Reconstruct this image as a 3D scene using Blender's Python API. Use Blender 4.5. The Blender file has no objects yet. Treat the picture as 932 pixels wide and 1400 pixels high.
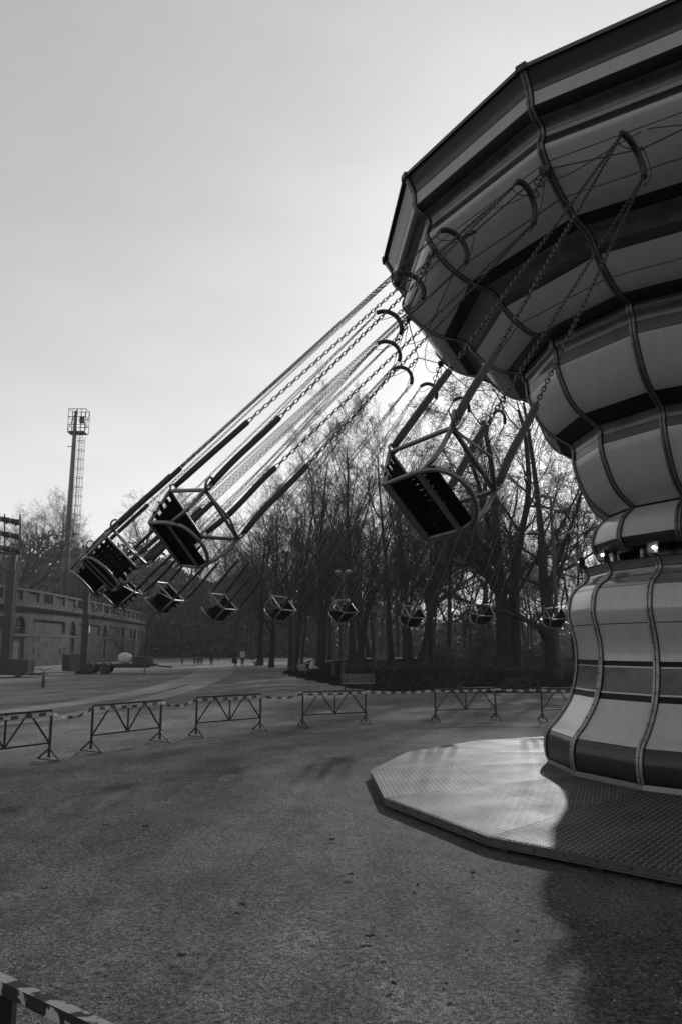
import bpy, math, random
import numpy as np
from mathutils import Vector, Matrix, Euler

# ------------------------------------------------------------------ camera, world, sun, exposure
S = bpy.context.scene
COL = S.collection
R = math.radians
CAM_H, CAM_F, CAM_PITCH = 2.4, 1040.6, 10.07
cam_data = bpy.data.cameras.new('camera')
cam_data.sensor_fit = 'VERTICAL'
cam_data.sensor_height = 36.0
cam_data.sensor_width = 24.0
cam_data.lens = CAM_F / 1400 * 36.0
cam_data.clip_start = 0.05
cam_data.clip_end = 4000
cam = bpy.data.objects.new('camera', cam_data)
cam.location = (0, 0, CAM_H)
cam.rotation_euler = (R(90 + CAM_PITCH), 0, 0)
COL.objects.link(cam)
S.camera = cam

SUN_EL, SUN_AZ = 26.0, 20.0            # azimuth measured from +Y towards +X
world = bpy.data.worlds.new("World")
S.world = world
world.use_nodes = True
wn, wl = world.node_tree.nodes, world.node_tree.links
bg = wn['Background']
sky = wn.new('ShaderNodeTexSky')
sky.sky_type = 'NISHITA'
sky.sun_disc = False
sky.sun_elevation = R(SUN_EL)
sky.sun_rotation = R(SUN_AZ)
sky.altitude = 100
sky.air_density = 1.2
sky.dust_density = 3.0
sky.ozone_density = 1.0
bw = wn.new('ShaderNodeRGBToBW')       # black and white photograph: the sky keeps its brightness only
wl.new(sky.outputs[0], bw.inputs[0])
# thin high veil of cloud: evens the sky out, keeps it brighter towards the sun
pw = wn.new('ShaderNodeMath'); pw.operation = 'POWER'; pw.inputs[1].default_value = 0.33
wl.new(bw.outputs[0], pw.inputs[0])
gain = wn.new('ShaderNodeMath'); gain.operation = 'MULTIPLY'; gain.inputs[1].default_value = 3.1
wl.new(pw.outputs[0], gain.inputs[0])
tcw = wn.new('ShaderNodeTexCoord')
sz = wn.new('ShaderNodeSeparateXYZ'); wl.new(tcw.outputs['Generated'], sz.inputs[0])
inv = wn.new('ShaderNodeMath'); inv.operation = 'SUBTRACT'; inv.use_clamp = True; inv.inputs[0].default_value = 1.0; wl.new(sz.outputs[2], inv.inputs[1])
hz3 = wn.new('ShaderNodeMath'); hz3.operation = 'POWER'; hz3.inputs[1].default_value = 3.0; wl.new(inv.outputs[0], hz3.inputs[0])
cap_ = wn.new('ShaderNodeMath'); cap_.operation = 'MULTIPLY_ADD'; cap_.inputs[1].default_value = 4.5   # milky horizon
wl.new(hz3.outputs[0], cap_.inputs[0]); wl.new(gain.outputs[0], cap_.inputs[2])
mpw = wn.new('ShaderNodeMapping'); mpw.inputs['Scale'].default_value = (1.5, 1.5, 4.5); mpw.inputs['Rotation'].default_value = (0, R(24), R(10))
wl.new(tcw.outputs['Generated'], mpw.inputs[0])
cn = wn.new('ShaderNodeTexNoise'); cn.inputs['Scale'].default_value = 2.2; cn.inputs['Detail'].default_value = 7; cn.inputs['Roughness'].default_value = .6
wl.new(mpw.outputs[0], cn.inputs['Vector'])
cr = wn.new('ShaderNodeMapRange'); cr.inputs[1].default_value = .42; cr.inputs[2].default_value = .75; cr.inputs[3].default_value = .985; cr.inputs[4].default_value = 1.07
wl.new(cn.outputs[0], cr.inputs[0])
cm = wn.new('ShaderNodeMath'); cm.operation = 'MULTIPLY'; wl.new(cap_.outputs[0], cm.inputs[0]); wl.new(cr.outputs[0], cm.inputs[1])
wl.new(cm.outputs[0], bg.inputs['Color'])
bg.inputs['Strength'].default_value = 0.10

sun_data = bpy.data.lights.new('sun', 'SUN')
sun_data.energy = 4.2
sun_data.angle = R(1.2)
sun_data.color = (1, 1, 1)
sun = bpy.data.objects.new('sun', sun_data)
sdir = Vector((math.sin(R(SUN_AZ)) * math.cos(R(SUN_EL)), math.cos(R(SUN_AZ)) * math.cos(R(SUN_EL)), math.sin(R(SUN_EL))))
sun.rotation_euler = sdir.to_track_quat('Z', 'Y').to_euler()
sun.location = sdir * 200
COL.objects.link(sun)

S.view_settings.view_transform = 'Standard'
S.view_settings.look = 'None'
S.view_settings.exposure = 0.0
S.view_settings.gamma = 1.0
S.render.engine = 'CYCLES'
S.cycles.max_bounces = 6
S.cycles.volume_bounces = 1
S.cycles.use_denoising = True
S.cycles.denoiser = 'OPENIMAGEDENOISE'
S.cycles.denoising_input_passes = 'RGB_ALBEDO_NORMAL'
S.cycles.denoising_prefilter = 'ACCURATE'

rng = random.Random(7)
PI = math.pi

# ------------------------------------------------------------------ helpers
def unproj(px, py, z=0.0, Y=None):
    """ground point of a photograph pixel, used to lay the plan out"""
    x = (px - 466) / CAM_F; y = (700 - py) / CAM_F
    c, s = math.cos(R(CAM_PITCH)), math.sin(R(CAM_PITCH))
    d = Vector((x, c - y * s, s + y * c))
    t = (z - CAM_H) / d.z if Y is None else Y / d.y
    return Vector((0, 0, CAM_H)) + d * t

def mat(name, base, rough=0.6, metal=0.0, var=0.0, vscale=6.0, bump=0.0, bscale=40.0, coat=0.0, spec=None, streak=None):
    m = bpy.data.materials.new(name); m.use_nodes = True
    n, l = m.node_tree.nodes, m.node_tree.links
    b = n['Principled BSDF']
    b.inputs['Base Color'].default_value = (base, base, base, 1)
    b.inputs['Roughness'].default_value = rough
    b.inputs['Metallic'].default_value = metal
    if coat: b.inputs['Coat Weight'].default_value = coat; b.inputs['Coat Roughness'].default_value = 0.10; b.inputs['Coat IOR'].default_value = 1.7 if coat > .7 else 1.5
    if spec is None and rough >= .8: spec = 0.08        # dull mineral and plant surfaces
    if spec is not None: b.inputs['Specular IOR Level'].default_value = spec
    if var or bump:
        tc = n.new('ShaderNodeTexCoord'); oi = n.new('ShaderNodeObjectInfo')
        ad = n.new('ShaderNodeVectorMath'); ad.operation = 'MULTIPLY_ADD'
        l.new(oi.outputs['Random'], ad.inputs[0]); ad.inputs[1].default_value = (17, 13, 29)
        l.new(tc.outputs['Object'], ad.inputs[2])
        vec = ad.outputs[0]
        if streak:
            mp = n.new('ShaderNodeMapping'); mp.inputs['Scale'].default_value = streak
            l.new(vec, mp.inputs[0]); vec = mp.outputs[0]
        if var:
            nt = n.new('ShaderNodeTexNoise'); nt.inputs['Scale'].default_value = vscale
            nt.inputs['Detail'].default_value = 6; nt.inputs['Roughness'].default_value = 0.65
            l.new(vec, nt.inputs['Vector'])
            mr = n.new('ShaderNodeMapRange')
            mr.inputs[1].default_value = 0.3; mr.inputs[2].default_value = 0.7
            mr.inputs[3].default_value = base * (1 - var); mr.inputs[4].default_value = base * (1 + var)
            l.new(nt.outputs[0], mr.inputs[0]); l.new(mr.outputs[0], b.inputs['Base Color'])
            mr2 = n.new('ShaderNodeMapRange')
            mr2.inputs[3].default_value = max(0.02, rough - 0.12); mr2.inputs[4].default_value = min(1, rough + 0.12)
            l.new(nt.outputs[0], mr2.inputs[0]); l.new(mr2.outputs[0], b.inputs['Roughness'])
        if bump:
            nb = n.new('ShaderNodeTexNoise'); nb.inputs['Scale'].default_value = bscale; nb.inputs['Detail'].default_value = 5
            l.new(vec, nb.inputs['Vector'])
            bp = n.new('ShaderNodeBump'); bp.inputs['Strength'].default_value = bump; bp.inputs['Distance'].default_value = 0.02
            l.new(nb.outputs[0], bp.inputs['Height']); l.new(bp.outputs[0], b.inputs['Normal'])
    return m

M = {}
M['panel'] = mat('pale_lacquered_panel', 0.29, 0.40, 0, 0.08, 1.6, coat=0.6, streak=(3, 3, .7))
M['panel_low'] = mat('weathered_lacquered_panel', 0.31, 0.42, 0, 0.11, 1.6, coat=1.0, streak=(3, 3, .5))
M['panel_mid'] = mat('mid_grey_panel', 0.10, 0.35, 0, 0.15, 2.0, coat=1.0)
M['painted'] = mat('painted_scenery_panel', 0.042, 0.38, 0, 0.85, 3.2, coat=0.45)
M['dark_strip'] = mat('dark_strip', 0.014, 0.35, 0, 0.25, 3, coat=0.4, spec=.3)
M['black_strip'] = mat('black_strip', 0.003, 0.5, spec=.2)
M['shell'] = mat('black_inner_shell', 0.012, 0.8)
M['rib'] = mat('worn_rib_metal', 0.11, 0.38, 0.6, 0.3, 9)
M['rib_low'] = mat('pale_worn_rib_metal', 0.26, 0.38, 0.6, 0.3, 9)
M['roof'] = mat('roof_sheet', 0.06, 0.6)
M['steel_dark'] = mat('dark_steel', 0.022, 0.5, 0.3, 0.3, 20)
M['chrome'] = mat('scuffed_steel_tube', 0.17, 0.42, 0.8, 0.25, 30)
M['rubber'] = mat('black_rubber', 0.012, 0.55, 0, 0.3, 30, 0.3, 60)
M['seat_plastic'] = mat('black_seat_plastic', 0.006, 0.85, 0, 0.2, 30, spec=.08)
M['chain'] = mat('chain_steel', 0.06, 0.4, 0.9)
M['cable'] = mat('wire_cable', 0.03, 0.5, 0.5)
M['barrier'] = mat('barrier_black_paint', 0.012, 0.5, 0.2, 0.3, 12)
M['tape_white'] = mat('tape_white', 0.42, 0.5)
M['tape_dark'] = mat('tape_dark', 0.05, 0.5)
M['bark'] = mat('bark', 0.022, 0.9, 0, 0.35, 3, 0.6, 12)
M['twig'] = mat('twig_bark', 0.026, 0.9)
M['stone'] = mat('weathered_stone', 0.043, 0.85, 0, 0.7, 0.9, 0.4, 6, streak=(1, 1, .35))
M['stone_pale'] = mat('pale_coping_stone', 0.06, 0.85, 0, 0.4, 0.8, 0.3, 6)
M['stone_dark'] = mat('dark_stone', 0.035, 0.9, 0, 0.4, 0.6)  # stone a little darker than the facing
M['dark_door'] = mat('dark_wooden_door', 0.035, 0.6, 0, 0.3, 3)
M['window_dark'] = mat('dark_glass', 0.012, 0.2)
M['galv'] = mat('galvanised_steel', 0.09, 0.5, 0.4, 0.2, 5)
M['cloth_dark'] = mat('dark_cloth', 0.02, 0.85, 0, 0.2, 12)
M['cloth_mid'] = mat('grey_cloth', 0.09, 0.85, 0, 0.2, 12)
M['cloth_pale'] = mat('pale_cloth', 0.45, 0.85, 0, 0.1, 12)
M['skin'] = mat('skin', 0.33, 0.6)
M['hair'] = mat('dark_hair', 0.02, 0.6)
M['wood_bench'] = mat('bench_wood', 0.07, 0.6, 0, 0.3, 6, 0.2, 30)
M['tarp'] = mat('crumpled_white_tarp', 0.5, 0.55, 0, 0.2, 4, 0.8, 9)
M['lamp_glass'] = mat('opal_lamp_glass', 0.14, 0.25)
M['leaf'] = mat('dead_leaf', 0.085, 0.8, 0, 0.6, 5)
M['pebble'] = mat('pebble', 0.24, 0.8, 0, 0.7, 3)
M['bush'] = mat('bush_leaf', 0.04, 0.7, 0, 0.4, 3)
M['sign_white'] = mat('white_notice', 0.7, 0.6)

def emis(name, s):
    m = bpy.data.materials.new(name); m.use_nodes = True
    b = m.node_tree.nodes['Principled BSDF']
    b.inputs['Base Color'].default_value = (.8, .8, .8, 1)
    b.inputs['Emission Color'].default_value = (1, 1, 1, 1); b.inputs['Emission Strength'].default_value = s
    return m
M['bulb'] = emis('lit_bulb', 12.0)

class MB:
    def __init__(s): s.v = []; s.f = []; s.m = []; s.cur = 0; s.nv = 0
    def add(s, v, f):
        o = s.nv
        s.v.extend([tuple(p) for p in v]); s.nv += len(v)
        for q in f: s.f.append(tuple(i + o for i in q)); s.m.append(s.cur)
        return o
    def box(s, c, size, rot=None):
        hx, hy, hz = size[0] / 2, size[1] / 2, size[2] / 2
        vs = [Vector((x, y, z)) for x in (-hx, hx) for y in (-hy, hy) for z in (-hz, hz)]
        if rot is not None: vs = [rot @ v for v in vs]
        c = Vector(c)
        s.add([v + c for v in vs], [(0, 1, 3, 2), (4, 6, 7, 5), (0, 4, 5, 1), (2, 3, 7, 6), (0, 2, 6, 4), (1, 5, 7, 3)])
    def beam(s, a, b, w, h, up=(0, 0, 1)):
        a, b = Vector(a), Vector(b); d = (b - a); L = d.length; d.normalize(); up = Vector(up)
        if abs(d.dot(up)) > .98: up = Vector((1, 0, 0))
        x = d.cross(up).normalized(); z = x.cross(d)
        rot = Matrix((x, d, z)).transposed()
        s.box((a + b) / 2, (w, L, h), rot)
    def tube(s, pts, r, n=8, cap=True, closed=False):
        P = [Vector(p) for p in pts]; k = len(P)
        rs = r if hasattr(r, '__len__') else [r] * k
        T = []
        for i in range(k):
            if closed: t = P[(i + 1) % k] - P[i - 1]
            else: t = P[min(i + 1, k - 1)] - P[max(i - 1, 0)]
            T.append(t.normalized() if t.length > 1e-9 else Vector((0, 0, 1)))
        a = Vector((0, 0, 1)) if abs(T[0].z) < .9 else Vector((1, 0, 0))
        N = (a - T[0] * a.dot(T[0])).normalized()
        vs = []
        for i in range(k):
            N = (N - T[i] * N.dot(T[i])).normalized(); B = T[i].cross(N)
            for j in range(n):
                an = 2 * PI * j / n
                vs.append(P[i] + (N * math.cos(an) + B * math.sin(an)) * rs[i])
        fs = []
        for i in range(k if closed else k - 1):
            i2 = (i + 1) % k
            for j in range(n):
                j2 = (j + 1) % n
                fs.append((i * n + j, i * n + j2, i2 * n + j2, i2 * n + j))
        if cap and not closed:
            fs.append(tuple(range(n - 1, -1, -1))); fs.append(tuple((k - 1) * n + j for j in range(n)))
        s.add(vs, fs)
    def ring(s, c, axis, rad, r, n=14, m=6):
        axis = Vector(axis).normalized(); a = Vector((0, 0, 1)) if abs(axis.z) < .9 else Vector((1, 0, 0))
        x = axis.cross(a).normalized(); y = axis.cross(x); c = Vector(c)
        s.tube([c + (x * math.cos(2 * PI * i / n) + y * math.sin(2 * PI * i / n)) * rad for i in range(n)], r, m, closed=True)
    def lathe(s, prof, c=(0, 0, 0), n=16, axis=None, capped=True, a0=0.0):
        c = Vector(c); rot = Matrix.Identity(3) if axis is None else Vector(axis).to_track_quat('Z', 'Y').to_matrix()
        vs = []
        for r, z in prof:
            for j in range(n):
                a = a0 + 2 * PI * j / n; vs.append(c + rot @ Vector((r * math.cos(a), r * math.sin(a), z)))
        fs = [(i * n + j, i * n + (j + 1) % n, (i + 1) * n + (j + 1) % n, (i + 1) * n + j) for i in range(len(prof) - 1) for j in range(n)]
        if capped:
            fs.append(tuple(range(n - 1, -1, -1))); fs.append(tuple((len(prof) - 1) * n + j for j in range(n)))
        s.add(vs, fs)
    def sphere(s, c, r, n=10, m=7, sc=(1, 1, 1)):
        prof = [(max(1e-4, math.sin(PI * i / m)), -math.cos(PI * i / m)) for i in range(m + 1)]
        vs = []
        for q, z in prof:
            for j in range(n):
                a = 2 * PI * j / n
                vs.append((c[0] + r * sc[0] * q * math.cos(a), c[1] + r * sc[1] * q * math.sin(a), c[2] + r * sc[2] * z))
        s.add(vs, [(i * n + j, i * n + (j + 1) % n, (i + 1) * n + (j + 1) % n, (i + 1) * n + j) for i in range(m) for j in range(n)])
    def mesh(s, name, mats, smooth=False):
        me = bpy.data.meshes.new(name)
        me.from_pydata(s.v, [], s.f)
        mats = mats if isinstance(mats, (list, tuple)) else [mats]
        for k in mats: me.materials.append(M[k] if isinstance(k, str) else k)
        if len(mats) > 1: me.polygons.foreach_set('material_index', s.m)
        if smooth: me.polygons.foreach_set('use_smooth', [True] * len(me.polygons))
        me.update()
        return me
    def build(s, name, mats, parent=None, smooth=False):
        return link(name, s.mesh(name, mats, smooth), parent)

def link(name, me, parent=None):
    o = bpy.data.objects.new(name, me); COL.objects.link(o)
    if parent is not None: o.parent = parent
    return o

def tag(o, label=None, cat=None, group=None, kind=None):
    if label: o['label'] = label
    if cat: o['category'] = cat
    if group: o['group'] = group
    if kind: o['kind'] = kind
    return o

def empty(name, loc=(0, 0, 0), rotz=0.0, label=None, cat=None, group=None):
    o = bpy.data.objects.new(name, None); COL.objects.link(o)
    o.location = loc; o.rotation_euler = (0, 0, rotz); o.empty_display_size = 0.2
    return tag(o, label, cat, group)

KIDS = {}
def dup(root, label=None, group=None):
    c = root.copy(); COL.objects.link(c)
    if label: c['label'] = label
    if group: c['group'] = group
    def rec(src, dst):
        for ch in src.children:
            k = ch.copy(); COL.objects.link(k); k.parent = dst; rec(ch, k)
    rec(root, c)
    return c

def np_mesh(name, V, F, mats, smooth=True):
    """fast mesh from numpy: V (n,3), F (m,4)"""
    me = bpy.data.meshes.new(name)
    me.vertices.add(len(V)); me.vertices.foreach_set('co', np.asarray(V, dtype=np.float32).ravel())
    nf, k = F.shape
    me.loops.add(nf * k); me.loops.foreach_set('vertex_index', F.astype(np.int32).ravel())
    me.polygons.add(nf)
    me.polygons.foreach_set('loop_start', np.arange(0, nf * k, k, dtype=np.int32))
    try: me.polygons.foreach_set('loop_total', np.full(nf, k, dtype=np.int32))
    except Exception: pass
    if smooth: me.polygons.foreach_set('use_smooth', np.ones(nf, dtype=bool))
    for q in (mats if isinstance(mats, (list, tuple)) else [mats]): me.materials.append(M[q])
    me.update(calc_edges=True)
    return me

def catmull(pts, sub):
    out = []
    n = len(pts)
    for i in range(n - 1):
        p0 = pts[max(i - 1, 0)]; p1 = pts[i]; p2 = pts[i + 1]; p3 = pts[min(i + 2, n - 1)]
        for k in range(sub):
            t = k / sub
            out.append(tuple(0.5 * ((2 * b) + (-a + c) * t + (2 * a - 5 * b + 4 * c - d) * t * t + (-a + 3 * b - 3 * c + d) * t ** 3)
                             for a, b, c, d in zip(p0, p1, p2, p3)))
    out.append(tuple(pts[-1]))
    return out

# ------------------------------------------------------------------ ground
def ground_material():
    m = bpy.data.materials.new('gravel'); m.use_nodes = True
    n, l = m.node_tree.nodes, m.node_tree.links
    b = n['Principled BSDF']; b.inputs['Roughness'].default_value = 0.9
    b.inputs['Specular IOR Level'].default_value = 0.12
    tc = n.new('ShaderNodeTexCoord')
    def noise(scale, detail, rough=0.6, sc=None):
        t = n.new('ShaderNodeTexNoise'); t.inputs['Scale'].default_value = scale
        t.inputs['Detail'].default_value = detail; t.inputs['Roughness'].default_value = rough
        if sc:
            mp = n.new('ShaderNodeMapping'); mp.inputs['Scale'].default_value = sc
            l.new(tc.outputs['Object'], mp.inputs[0]); l.new(mp.outputs[0], t.inputs['Vector'])
        else: l.new(tc.outputs['Object'], t.inputs['Vector'])
        return t.outputs[0]
    def rng_(x, a, c, lo, hi):
        r = n.new('ShaderNodeMapRange'); r.inputs[1].default_value = a; r.inputs[2].default_value = c
        r.inputs[3].default_value = lo; r.inputs[4].default_value = hi; l.new(x, r.inputs[0]); return r.outputs[0]
    def mul(x, y):
        q = n.new('ShaderNodeMath'); q.operation = 'MULTIPLY'; l.new(x, q.inputs[0]); l.new(y, q.inputs[1]); return q.outputs[0]
    big = rng_(noise(0.33, 4, .55, (1, .8, 1)), .32, .68, .72, 1.28)
    midn = rng_(noise(1.5, 7, .7, (1, .65, 1)), .3, .7, .66, 1.34)
    fine = rng_(noise(24, 4, .85), .34, .66, .12, 2.1)
    grit = noise(75, 3, .8)
    gritc = rng_(grit, .36, .64, .05, 2.3)
    vo = n.new('ShaderNodeTexVoronoi'); vo.inputs['Scale'].default_value = 26; l.new(tc.outputs['Object'], vo.inputs['Vector'])
    stone = rng_(vo.outputs['Distance'], .05, .12, 1.6, 1.0)
    x = mul(mul(mul(big, midn), mul(fine, gritc)), stone)
    fin = n.new('ShaderNodeMath'); fin.operation = 'MULTIPLY'; fin.inputs[1].default_value = GROUND_ALB; l.new(x, fin.inputs[0])
    l.new(fin.outputs[0], b.inputs['Base Color'])
    hs = n.new('ShaderNodeMath'); hs.operation = 'ADD'
    l.new(noise(45, 4, .75), hs.inputs[0]); l.new(grit, hs.inputs[1])
    bp = n.new('ShaderNodeBump'); bp.inputs['Strength'].default_value = 1.0; bp.inputs['Distance'].default_value = 0.06
    l.new(hs.outputs[0], bp.inputs['Height'])
    bp2 = n.new('ShaderNodeBump'); bp2.inputs['Strength'].default_value = 0.5; bp2.inputs['Distance'].default_value = 0.12
    l.new(noise(2.2, 5, .6), bp2.inputs['Height']); l.new(bp.outputs[0], bp2.inputs['Normal'])
    l.new(bp2.outputs[0], b.inputs['Normal'])
    return m
GROUND_ALB = 0.108
M['gravel'] = ground_material()
M['path'] = mat('pale_path_gravel', 0.17, 0.9, 0, 0.25, 2, 0.4, 30)
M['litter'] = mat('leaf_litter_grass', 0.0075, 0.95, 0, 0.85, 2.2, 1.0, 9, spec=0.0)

def grid(name, x0, x1, y0, y1, nx, ny, zf, mats):
    X, Y = np.meshgrid(np.linspace(x0, x1, nx + 1), np.linspace(y0, y1, ny + 1))
    Z = zf(X, Y)
    V = np.stack([X, Y, Z], -1).reshape(-1, 3)
    i = np.arange(ny)[:, None] * (nx + 1) + np.arange(nx)[None]
    F = np.stack([i, i + 1, i + nx + 2, i + nx + 1], -1).reshape(-1, 4)
    return link(name, np_mesh(name, V, F, mats))
def near_relief(X, Y):
    # trampled, slightly uneven ground near the camera, dead flat elsewhere
    w = np.clip((40 - np.hypot(X, Y - 6)) / 30, 0, 1)
    d = np.clip((np.hypot(X - 7.26, Y - 13.7) - 6.9) / 2.0, 0, 1)
    return w * d * 0.018 * (np.sin(X * 1.7 + np.sin(Y * .9)) * np.sin(Y * 1.3 + 1.1 * np.sin(X * .8)) - 1)
V0 = MB()
big_ground = []
gx = np.unique(np.concatenate([np.linspace(-600, -24, 13), np.linspace(-24, 24, 81), np.linspace(24, 600, 13)]))
gy = np.unique(np.concatenate([np.linspace(-600, -6, 8), np.linspace(-6, 42, 81), np.linspace(42, 600, 13)]))
X, Y = np.meshgrid(gx, gy); V = np.stack([X, Y, near_relief(X, Y)], -1).reshape(-1, 3)
nx, ny = len(gx) - 1, len(gy) - 1
i_ = np.arange(ny)[:, None] * (nx + 1) + np.arange(nx)[None]
F = np.stack([i_, i_ + 1, i_ + nx + 2, i_ + nx + 1], -1).reshape(-1, 4)
tag(link('ground', np_mesh('ground', V, F, 'gravel')), kind='structure')

def hill_z(x, y):
    q = ((x + 78) / 82) ** 2 + ((y - 208) / 36) ** 2
    return 21.0 * max(0, 1 - q) ** .8 * (1 + .10 * math.sin(x * .11) * math.sin(y * .17))
hx, hy = np.linspace(-170, 10, 91), np.linspace(168, 250, 42)
HX, HY = np.meshgrid(hx, hy); HZ = np.vectorize(hill_z)(HX, HY) - .3
nx, ny = len(hx) - 1, len(hy) - 1
i_ = np.arange(ny)[:, None] * (nx + 1) + np.arange(nx)[None]
F = np.stack([i_, i_ + 1, i_ + nx + 2, i_ + nx + 1], -1).reshape(-1, 4)
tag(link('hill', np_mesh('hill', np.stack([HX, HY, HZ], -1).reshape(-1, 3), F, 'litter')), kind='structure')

def mound_z(x, y):
    """low grassy rise under the trees on the right"""
    edge = 41.0 + 0.03 * (x - 10) ** 2 * (1 if x < 10 else .15)
    if x < 1.5: edge += (1.5 - x) * 2.8
    t = min(max((y - edge) / 16, 0), 1); t = t * t * (3 - 2 * t)
    far = 1 - min(max((y - 125) / 40, 0), 1)
    side = min(max((x + 6) / 7, 0), 1)
    return 0.75 * t * far * side - .02 * (1 - side)
mx = np.linspace(-8, 90, 99); my = np.linspace(38, 170, 133)
MX, MY = np.meshgrid(mx, my)
mzf = np.vectorize(mound_z)
MZ = mzf(MX, MY)
MZ = np.where(MZ > 0.002, MZ + .006, -0.03) + np.where(MZ > .05, .05 * np.sin(MX * .9 + 1.3 * np.sin(MY * .7)) * np.sin(MY * .8), 0) * .8
nx, ny = len(mx) - 1, len(my) - 1
i_ = np.arange(ny)[:, None] * (nx + 1) + np.arange(nx)[None]
F = np.stack([i_, i_ + 1, i_ + nx + 2, i_ + nx + 1], -1).reshape(-1, 4)
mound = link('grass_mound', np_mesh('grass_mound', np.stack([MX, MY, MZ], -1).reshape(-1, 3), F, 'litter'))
tag(mound, kind='structure')

def ribbon(name, pts, widths, mats, z=0.004, sub=8, zf=None):
    P = catmull([(p[0], p[1], w) for p, w in zip(pts, widths)], sub)
    vs, fs = [], []
    for i, (x, y, w) in enumerate(P):
        a = P[max(i - 1, 0)]; b_ = P[min(i + 1, len(P) - 1)]
        t = Vector((b_[0] - a[0], b_[1] - a[1], 0)).normalized(); nrm = Vector((-t.y, t.x, 0))
        for k in (-1, 1):
            q = Vector((x, y, 0)) + nrm * (w / 2 * k * (1 + .06 * math.sin(i * 1.7 + k)))
            vs.append((q.x, q.y, z if zf is None else zf(q.x, q.y) + z))
    for i in range(len(P) - 1): fs.append((2 * i, 2 * i + 2, 2 * i + 3, 2 * i + 1))
    mb = MB(); mb.add(vs, fs)
    return tag(mb.build(name, mats), kind='structure')
def gp(px, py):
    v = unproj(px, py); return (v.x, v.y)
ribbon('path', [gp(-60, 981), gp(0, 974), gp(70, 966), gp(140, 955), gp(200, 945), gp(250, 932), gp(276, 921), gp(283, 914), gp(276, 910)], [1.3, 1.3, 1.4, 1.5, 1.6, 1.8, 2.0, 2.2, 2.2], 'path')
ribbon('path', [gp(-60, 995), gp(60, 984), gp(140, 970), gp(210, 955), gp(268, 938), gp(298, 924), gp(306, 915), gp(298, 910)], [1.0, 1.0, 1.1, 1.2, 1.3, 1.7, 2.2, 2.4], 'path', z=.005)
ribbon('path', [gp(200, 912), gp(330, 913), gp(400, 912), gp(440, 909)], [4, 4, 4.5, 4.5], 'path', z=.0065)
ribbon('path', [(-6, 104), (4, 112), (16, 120), (34, 124)], [3.0, 3.2, 3.4, 3.4], 'path', z=.07, zf=lambda x, y: max(0, mound_z(x, y)))
ribbon('path', [gp(-40, 905), gp(120, 903), gp(230, 902), gp(330, 901)], [7, 7, 8, 8], 'path', z=.008)

# ------------------------------------------------------------------ carousel
CC = Vector((7.26, 13.70, 0))
UP_PH, LO_PH = -137.5, -143.7
UPROF = [(6.42, 10.33), (6.30, 10.10), (6.27, 9.95), (6.26, 9.82), (6.17, 9.70), (6.04, 9.62), (6.01, 9.48), (6.06, 9.30), (5.97, 9.13), (5.78, 8.90), (5.50, 8.68),
         (5.20, 8.54), (4.92, 8.47), (4.76, 8.34), (4.68, 8.22), (4.47, 8.00), (4.18, 7.80), (3.90, 7.735), (3.73, 7.715)]
UPROF2 = [(3.73, 7.71), (3.725, 7.58), (3.665, 7.472), (3.645, 7.20), (3.50, 6.78), (3.32, 6.50), (3.10, 6.34), (2.92, 6.22)]
UPROF3 = [(2.92, 6.215), (2.855, 6.10), (2.855, 5.87), (2.81, 5.62), (2.68, 5.25), (2.52, 5.01), (2.27, 4.80)]
UPROF4 = [(2.27, 4.795), (2.484, 4.608), (2.569, 4.436), (2.60, 4.248), (2.525, 4.07)]
LPROF = [(2.80, 3.83), (2.73, 3.68), (2.80, 3.555), (2.956, 3.44), (3.05, 3.29), (3.09, 3.10), (3.098, 2.97), (3.057, 2.75), (3.0, 2.47), (2.995, 2.17),
         (3.02, 1.93), (3.08, 1.67), (3.17, 1.446), (3.37, 1.148), (3.555, .931), (3.617, .738), (3.608, .515), (3.585, .44)]
def dense(pr): return catmull(pr, 6)
def slice_prof(pr, z1, z0):
    """points of a descending profile between heights z1 (top) and z0"""
    out = []
    def at(z):
        for (ra, za), (rb, zb) in zip(pr, pr[1:]):
            if za >= z >= zb:
                t = 0 if za == zb else (za - z) / (za - zb); return (ra + (rb - ra) * t, z)
        return pr[0] if z >= pr[0][1] else pr[-1]
    out.append(at(z1))
    for p in pr:
        if z0 + 1e-4 < p[1] < z1 - 1e-4: out.append(p)
    out.append(at(z0))
    return out
def offs(pr, d):
    """profile moved outwards by d along its normal"""
    out = []
    for i, p in enumerate(pr):
        a, b = pr[max(i - 1, 0)], pr[min(i + 1, len(pr) - 1)]
        tx, tz = b[0] - a[0], b[1] - a[1]; L = math.hypot(tx, tz) or 1
        out.append((p[0] - tz / L * d, p[1] + tx / L * d))
    return out
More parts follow.
